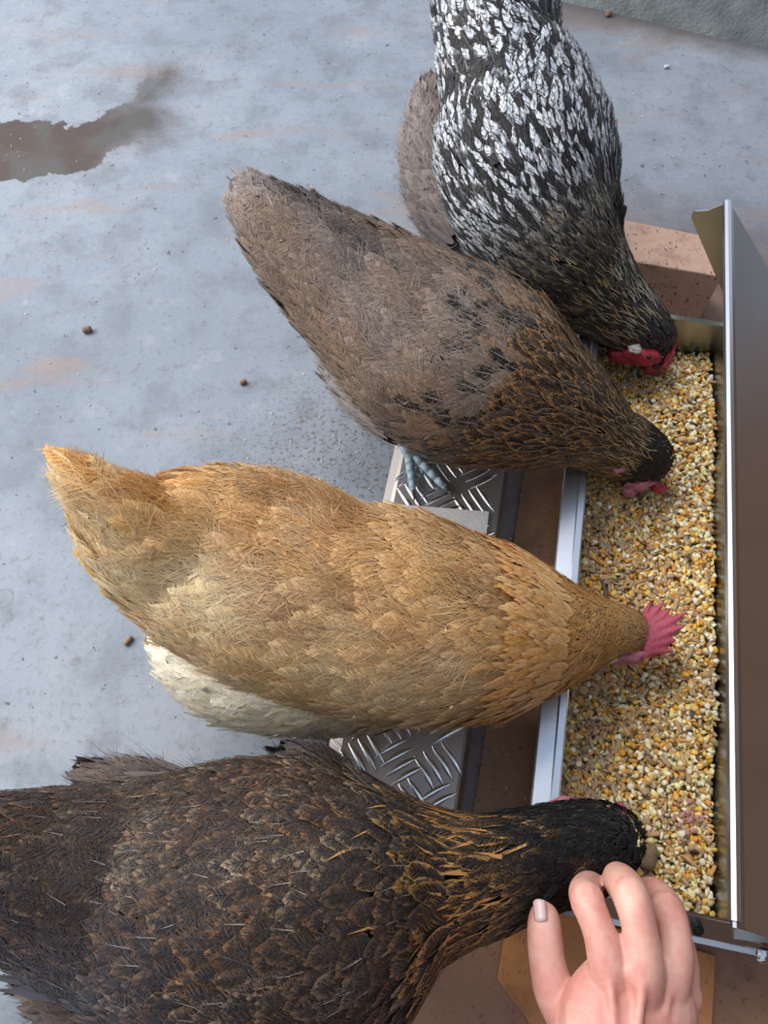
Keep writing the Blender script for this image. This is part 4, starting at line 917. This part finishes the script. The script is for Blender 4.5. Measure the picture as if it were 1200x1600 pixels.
    for sd in (1, -1):
        specs = []
        for k in range(9):
            t = k/8
            if sd == 1: specs.append((P(400-40*t, 1590-12*t, .235+.012*t), P(90-14*k*.6, 1512+5*k*.4, .262+.012*t), (-.1, -.7, .7), .010))
            else: specs.append((P(430-30*t, 1218+10*t, .235+.012*t), P(215-30*t, 1234+14*t, .262+.01*t), (-.1, .8, .6), .009))
        wg_ = D.objects.new('wing', None); COL.objects.link(wg_); par(wg_, hen); long_feathers(wg_, 'flight_feather', specs, M['feather'], C3('#4a4e5a') if sd == 1 else C3('#4d4240'), C3('#6a5c52'), [.4, .3, 0], rg)
    specs = []
    for k in range(12):
        t = k/11; sd = 1 if k % 2 else -1; specs.append((P(-110+10*t, 1366+sd*16*t, .33-.04*t), P(-300+60*t, 1355+sd*22*t, .39-.09*t), (0, -.8*sd, .35), .014))
    long_feathers(hen, 'tail_feather', specs, M['feather'], C3('#2f2826'), C3('#6f5238'), [.5, .3, 0], rg)
    blob('face', P(888, 1262, .178), (.017, .008, .012), M['face'], hen, .2, seed=2); blob('eye', P(915, 1258, .165), (.003, .003, .003), M['eye'], hen, 0)
    blob('eye', P(925, 1348, .165), (.003, .003, .003), M['eye'], hen, 0); blob('wattle', P(905, 1275, .145), (.009, .006, .010), M['face'], hen, .2, seed=5)
    base = [P(958, 1286, .160), P(964, 1278, .156), P(966, 1270, .150)]; tips = [P(974, 1280, .162), P(980, 1270, .158), P(975, 1257, .155)]
    comb_sheet('comb', base, tips, .004, M['comb'], hen); blob('comb_base', P(970, 1270, .152), (.0045, .008, .006), M['comb'], hen, .15, seed=3)
    bm = bmesh.new(); cyl(bm, P(950, 1290, .15), P(958, 1290, .108), .0085, .0015, 12); bm_obj('beak', bm, M['beak'], hen, True)
    leg(hen, P(440, 1480, .16), [*P(480, 1440, 0)[:2], .001], -.1, M['shank'], 0); leg(hen, P(440, 1330, .16), [*P(490, 1330, 0)[:2], .001], 0.05, M['shank'], 0)
    return hen
dark_hen()

# ================================================================== hand
def hand():
    person = empty('person', P(960, 1640, .27), 'hand of a person reaching in with bent fingers beside the dark hen', 'person')
    def R(u, v, z, r, rz=None):   # r in px half width
        c = P(u, v, z); a = r*depth(c)/F; return (*c, a, a if rz is None else rz)
    fingers = dict(
        index=[R(955, 1555, .284, 32), R(950, 1502, .290, 32), R(935, 1452, .292, 26), R(918, 1410, .286, 26), R(914, 1394, .264, 25), R(919, 1384, .238, 22), R(926, 1380, .214, 19), R(930, 1382, .203, 15)],
        middle=[R(1003, 1558, .288, 32), R(1006, 1512, .296, 32), R(1000, 1455, .300, 27.5), R(987, 1404, .296, 29), R(974, 1382, .272, 28), R(966, 1372, .244, 24), R(965, 1370, .220, 20), R(965, 1373, .206, 15)],
        ring=[R(1040, 1560, .280, 32), R(1052, 1512, .286, 31), R(1054, 1465, .286, 26), R(1043, 1426, .278, 28), R(1028, 1404, .258, 27), R(1018, 1396, .232, 24), R(1014, 1396, .210, 20), R(1014, 1399, .198, 15)],
        little=[R(1062, 1600, .258, 27), R(1068, 1550, .262, 25), R(1068, 1502, .256, 23), R(1062, 1474, .240, 21), R(1054, 1462, .220, 19), R(1050, 1458, .202, 15)],
        thumb=[R(915, 1640, .262, 44), R(892, 1592, .262, 38), R(868, 1548, .262, 34), R(856, 1505, .262, 29), R(852, 1465, .262, 28.5), R(850, 1434, .262, 25), R(848, 1418, .260, 18)])
    palm = [R(962, 1840, .300, 70, .030), R(962, 1740, .290, 78, .026), R(965, 1680, .283, 88, .024), R(975, 1620, .280, 104, .023), R(992, 1565, .278, 97, .020), R(1002, 1525, .280, 82, .015), R(1004, 1508, .280, 66, .010)]
    arm = [R(962, 2400, .40, 90, .045), R(962, 2100, .345, 78, .036), R(962, 1900, .312, 70, .031), R(962, 1800, .296, 70, .028)]
    V, Fs, off = [], [], 0
    lofts = [Loft(x, 6, True) for x in fingers.values()] + [Loft(palm, 8, True), Loft(arm, 6, True)]
    for lf in lofts:
        v, f = lf.geo(20); V.append(v); Fs += [tuple(i+off for i in q) for q in f]; off += len(v)
    for q in (((951, 1510, .3010), (960, 1600, .3035), (966, 1700, .3060)), ((1006, 1522, .3080), (996, 1610, .3050), (982, 1710, .3065)), ((1050, 1530, .2960), (1028, 1620, .2990), (1000, 1710, .3030))):
        lf = Loft([R(u, v, z - .0035, 8) for u, v, z in q], 5, True); v, f = lf.geo(12); V.append(v); Fs += [tuple(i+off for i in q_) for q_ in f]; off += len(v)
    def ball(u, v, z, r, fl=.7):
        nonlocal off
        bm = bmesh.new(); bmesh.ops.create_icosphere(bm, subdivisions=2, radius=r); c = P(u, v, z)
        vv = np.array([tuple(x.co) for x in bm.verts])*np.array([1, 1.1, fl]) + c; ff = [tuple(x.index + off for x in f.verts) for f in bm.faces]; V.append(vv); Fs.extend(ff); off += len(vv); bm.free()
    for (u, v, z) in ((951, 1506, .292), (1006, 1518, .299), (1052, 1520, .288), (1068, 1556, .265)): ball(u, v, z, .0125)
    for (u, v, z) in ((918, 1408, .287), (986, 1401, .297), (1041, 1424, .281), (852, 1470, .264)): ball(u, v, z, .0118, .85)
    ball(905, 1600, .270, .020, .8); ball(930, 1580, .272, .018, .6)
    o = mesh_obj('hand', np.vstack(V), Fs, M['skin'], None, True); r = o.modifiers.new('r', 'REMESH'); r.mode = 'VOXEL'; r.voxel_size = .0013; r.use_smooth_shade = True
    sm = o.modifiers.new('s', 'SMOOTH'); sm.iterations = 7; sm.factor = .5; par(o, person)
    def nail(c, d, nn, w_, l_):
        d = Vector(d).normalized(); nn = Vector(nn); nn = (nn - d*nn.dot(d)).normalized(); sd = nn.cross(d); bm = bmesh.new()
        g = []
        for i in range(7):
            for j in range(7):
                x = (i/6-.5)*2; y = (j/6-.5)*2; rr = math.sqrt(1-.35*x*x) if y > 0 else math.sqrt(1-.25*x*x)
                q = Vector(c) + sd*x*w_ + d*y*l_*rr - nn*(x*x*w_*.45) ; g.append(bm.verts.new(q))
        for i in range(6):
            for j in range(6): a = i*7+j; bm.faces.new((g[a], g[a+7], g[a+8], g[a+1]))
        me = bm_obj('fingernail', bm, M['nail'], o, True); s_ = me.modifiers.new('t', 'SOLIDIFY'); s_.thickness = .0008; return me
    nail(P(842, 1422, .2725), P(843, 1405, .272)-P(846, 1440, .274), (-.55, .1, 1), .0046, .0068)
    nail(P(921, 1367, .228), (0.1, .15, -1), (-.05, 1, .1), .0052, .0065); nail(P(965, 1352, .226), (0, .1, -1), (0, 1, .1), .0055, .007); nail(P(1014, 1378, .216), (0, .1, -1), (0, 1, .1), .0052, .0065)
    # sleeve, out of the picture below
    sl = Loft([R(962, 2450, .41, 108, .056), R(962, 2200, .365, 100, .050), R(962, 2080, .342, 96, .046)], 6, True); v, f = sl.geo(28); mesh_obj('sleeve', v, f, M['sleeve'], person, True)
    return person
hand()

# ================================================================== small things on the ground
def crumb(name, u, v, zg, L, r, col, label, cat, ang, group=None, parent=None, seg=8):
    bm = bmesh.new(); rg = random.Random(int(u*7+v)); n = 5; vs = []
    for i in range(n+1):
        x = (i/n-.5)*L; k = .78 if i in (0, n) else 1
        vs.append([bm.verts.new((x, math.cos(a)*r*k*rg.uniform(.85, 1.1), math.sin(a)*r*k*rg.uniform(.85, 1.1))) for a in [2*math.pi*j/seg for j in range(seg)]])
    for i in range(n):
        for j in range(seg): bm.faces.new((vs[i][j], vs[i][(j+1) % seg], vs[i+1][(j+1) % seg], vs[i+1][j]))
    bm.faces.new(vs[0][::-1]); bm.faces.new(vs[-1])
    c = P(u, v, zg + r); bmesh.ops.transform(bm, matrix=Matrix.Translation(Vector(c)) @ Matrix.Rotation(ang, 4, 'Z'), verts=bm.verts)
    return tag(bm_obj(name, bm, simple(name + '_mat', col, .8, 0, 600, .3, .5), None, True), label, cat, group)
crumb('feed_pellet', 136, 515, 0, .012, .0048, '#7b6454', 'brown crumbled pellet on bare concrete at the left', 'pellet', .3)
crumb('feed_pellet', 380, 597, 0, .009, .0035, '#8a5f4a', 'small reddish brown pellet on concrete left of the grey-brown hen', 'pellet', .5)
crumb('feed_pellet', 200, 1001, 0, .012, .0032, '#8f7a5c', 'tan pellet on concrete beneath the tail of the buff hen', 'pellet', 1.0)
crumb('feed_pellet', 505, 1151, 0, .009, .0034, '#7a5c44', 'brown pellet beside the left edge of the treadle plate', 'pellet', .2)
crumb('feed_pellet', 489, 297, 0, .007, .003, '#6e5a4e', 'tiny dark pellet on concrete above the back of the grey-brown hen', 'pellet', .2)
crumb('stone_chip', 1200, 428, 0, .014, .005, '#241f1d', 'small black stone chip on the floor right of the raised lid', 'stone', 1.2)
crumb('stone_chip', 1042, 104, 0, .009, .003, '#cfd4da', 'tiny white stone chip on concrete right of the speckled hen', 'stone', .2)
crumb('straw_piece', 464, 1152, 0, .020, .0008, '#b9a98a', 'short pale straw lying on concrete under the buff hen', 'straw', .5)
crumb('leaf_scrap', 352, 22, 0, .010, .003, '#a2704b', 'small reddish leaf scrap near the top edge of the concrete', 'leaf', 1.0) if False else None
crumb('feed_pellet', 951, 22, 0, .012, .0045, '#8d6a50', 'brown pellet lying near the rough concrete curb', 'pellet', .4)
def zg(u, v):
    p = P(u, v, .085); return float(grain_height(p @ E1, p @ E2))
crumb('twig', 945, 922, zg(945, 922) + .0022, .024, .0022, '#6f5a4a', 'short brown twig lying in the grain above the comb of the buff hen', 'twig', 1.65)
crumb('feed_lump', 1012, 1338, zg(1012, 1338) - .0005, .022, .0080, '#8f785c', 'large brown feed lump in the grain beside the dark hen', 'feed lump', 1.2)
# pink clump of crumbs in the grain
rg = random.Random(5); bm = bmesh.new(); cc = P(1072, 1277, zg(1072, 1277) + .0022)
for k in range(34):
    q = cc + np.array([rg.gauss(0, .007), rg.gauss(0, .006), rg.uniform(0, .004)])
    bmesh.ops.create_icosphere(bm, subdivisions=1, radius=rg.uniform(.0016, .0028), matrix=Matrix.Translation(Vector(q)))
tag(bm_obj('crumb_clump', bm, simple('pink_crumb', '#c9948a', .7, 0, 500, .3, .5), None, False), 'pinkish clump of crumbs on the grain near the trough right end', 'crumbs')
# tiny flakes and chaff scattered on slab, board and treadle
rg2 = np.random.default_rng(3); bm = bmesh.new(); spots = []
for k in range(34): spots.append((*rg2.normal((540, 735), (42, 50)), 0))
for k in range(70): spots.append((rg2.uniform(0, 620), rg2.uniform(0, 1180), 0))
for k in range(14): spots.append((rg2.normal(20, 16), rg2.normal(245, 16), 0))
for k in range(16): spots.append((rg2.uniform(960, 1090), rg2.uniform(90, 300), 0))
for k in range(12): spots.append((rg2.uniform(742, 840), rg2.uniform(740, 1270), .0056))
for (u, v, z) in spots:
    c = P(u, v, z + .0006); r = rg2.uniform(.0005, .0012); a = rg2.uniform(0, 3.1); el = rg2.uniform(1, 3)
    m = Matrix.Translation(Vector(c)) @ Matrix.Rotation(a, 4, 'Z') @ Matrix.Diagonal((r*el, r, .0006, 1)); bmesh.ops.create_icosphere(bm, subdivisions=1, radius=1, matrix=m)
o = bm_obj('chaff', bm, simple('pale_chaff', '#c2bba8', .8, 0, 100, .3, .2), None, False); o['kind'] = 'stuff'; tag(o, 'scattered pale chaff and feed dust on the concrete floor', 'chaff')
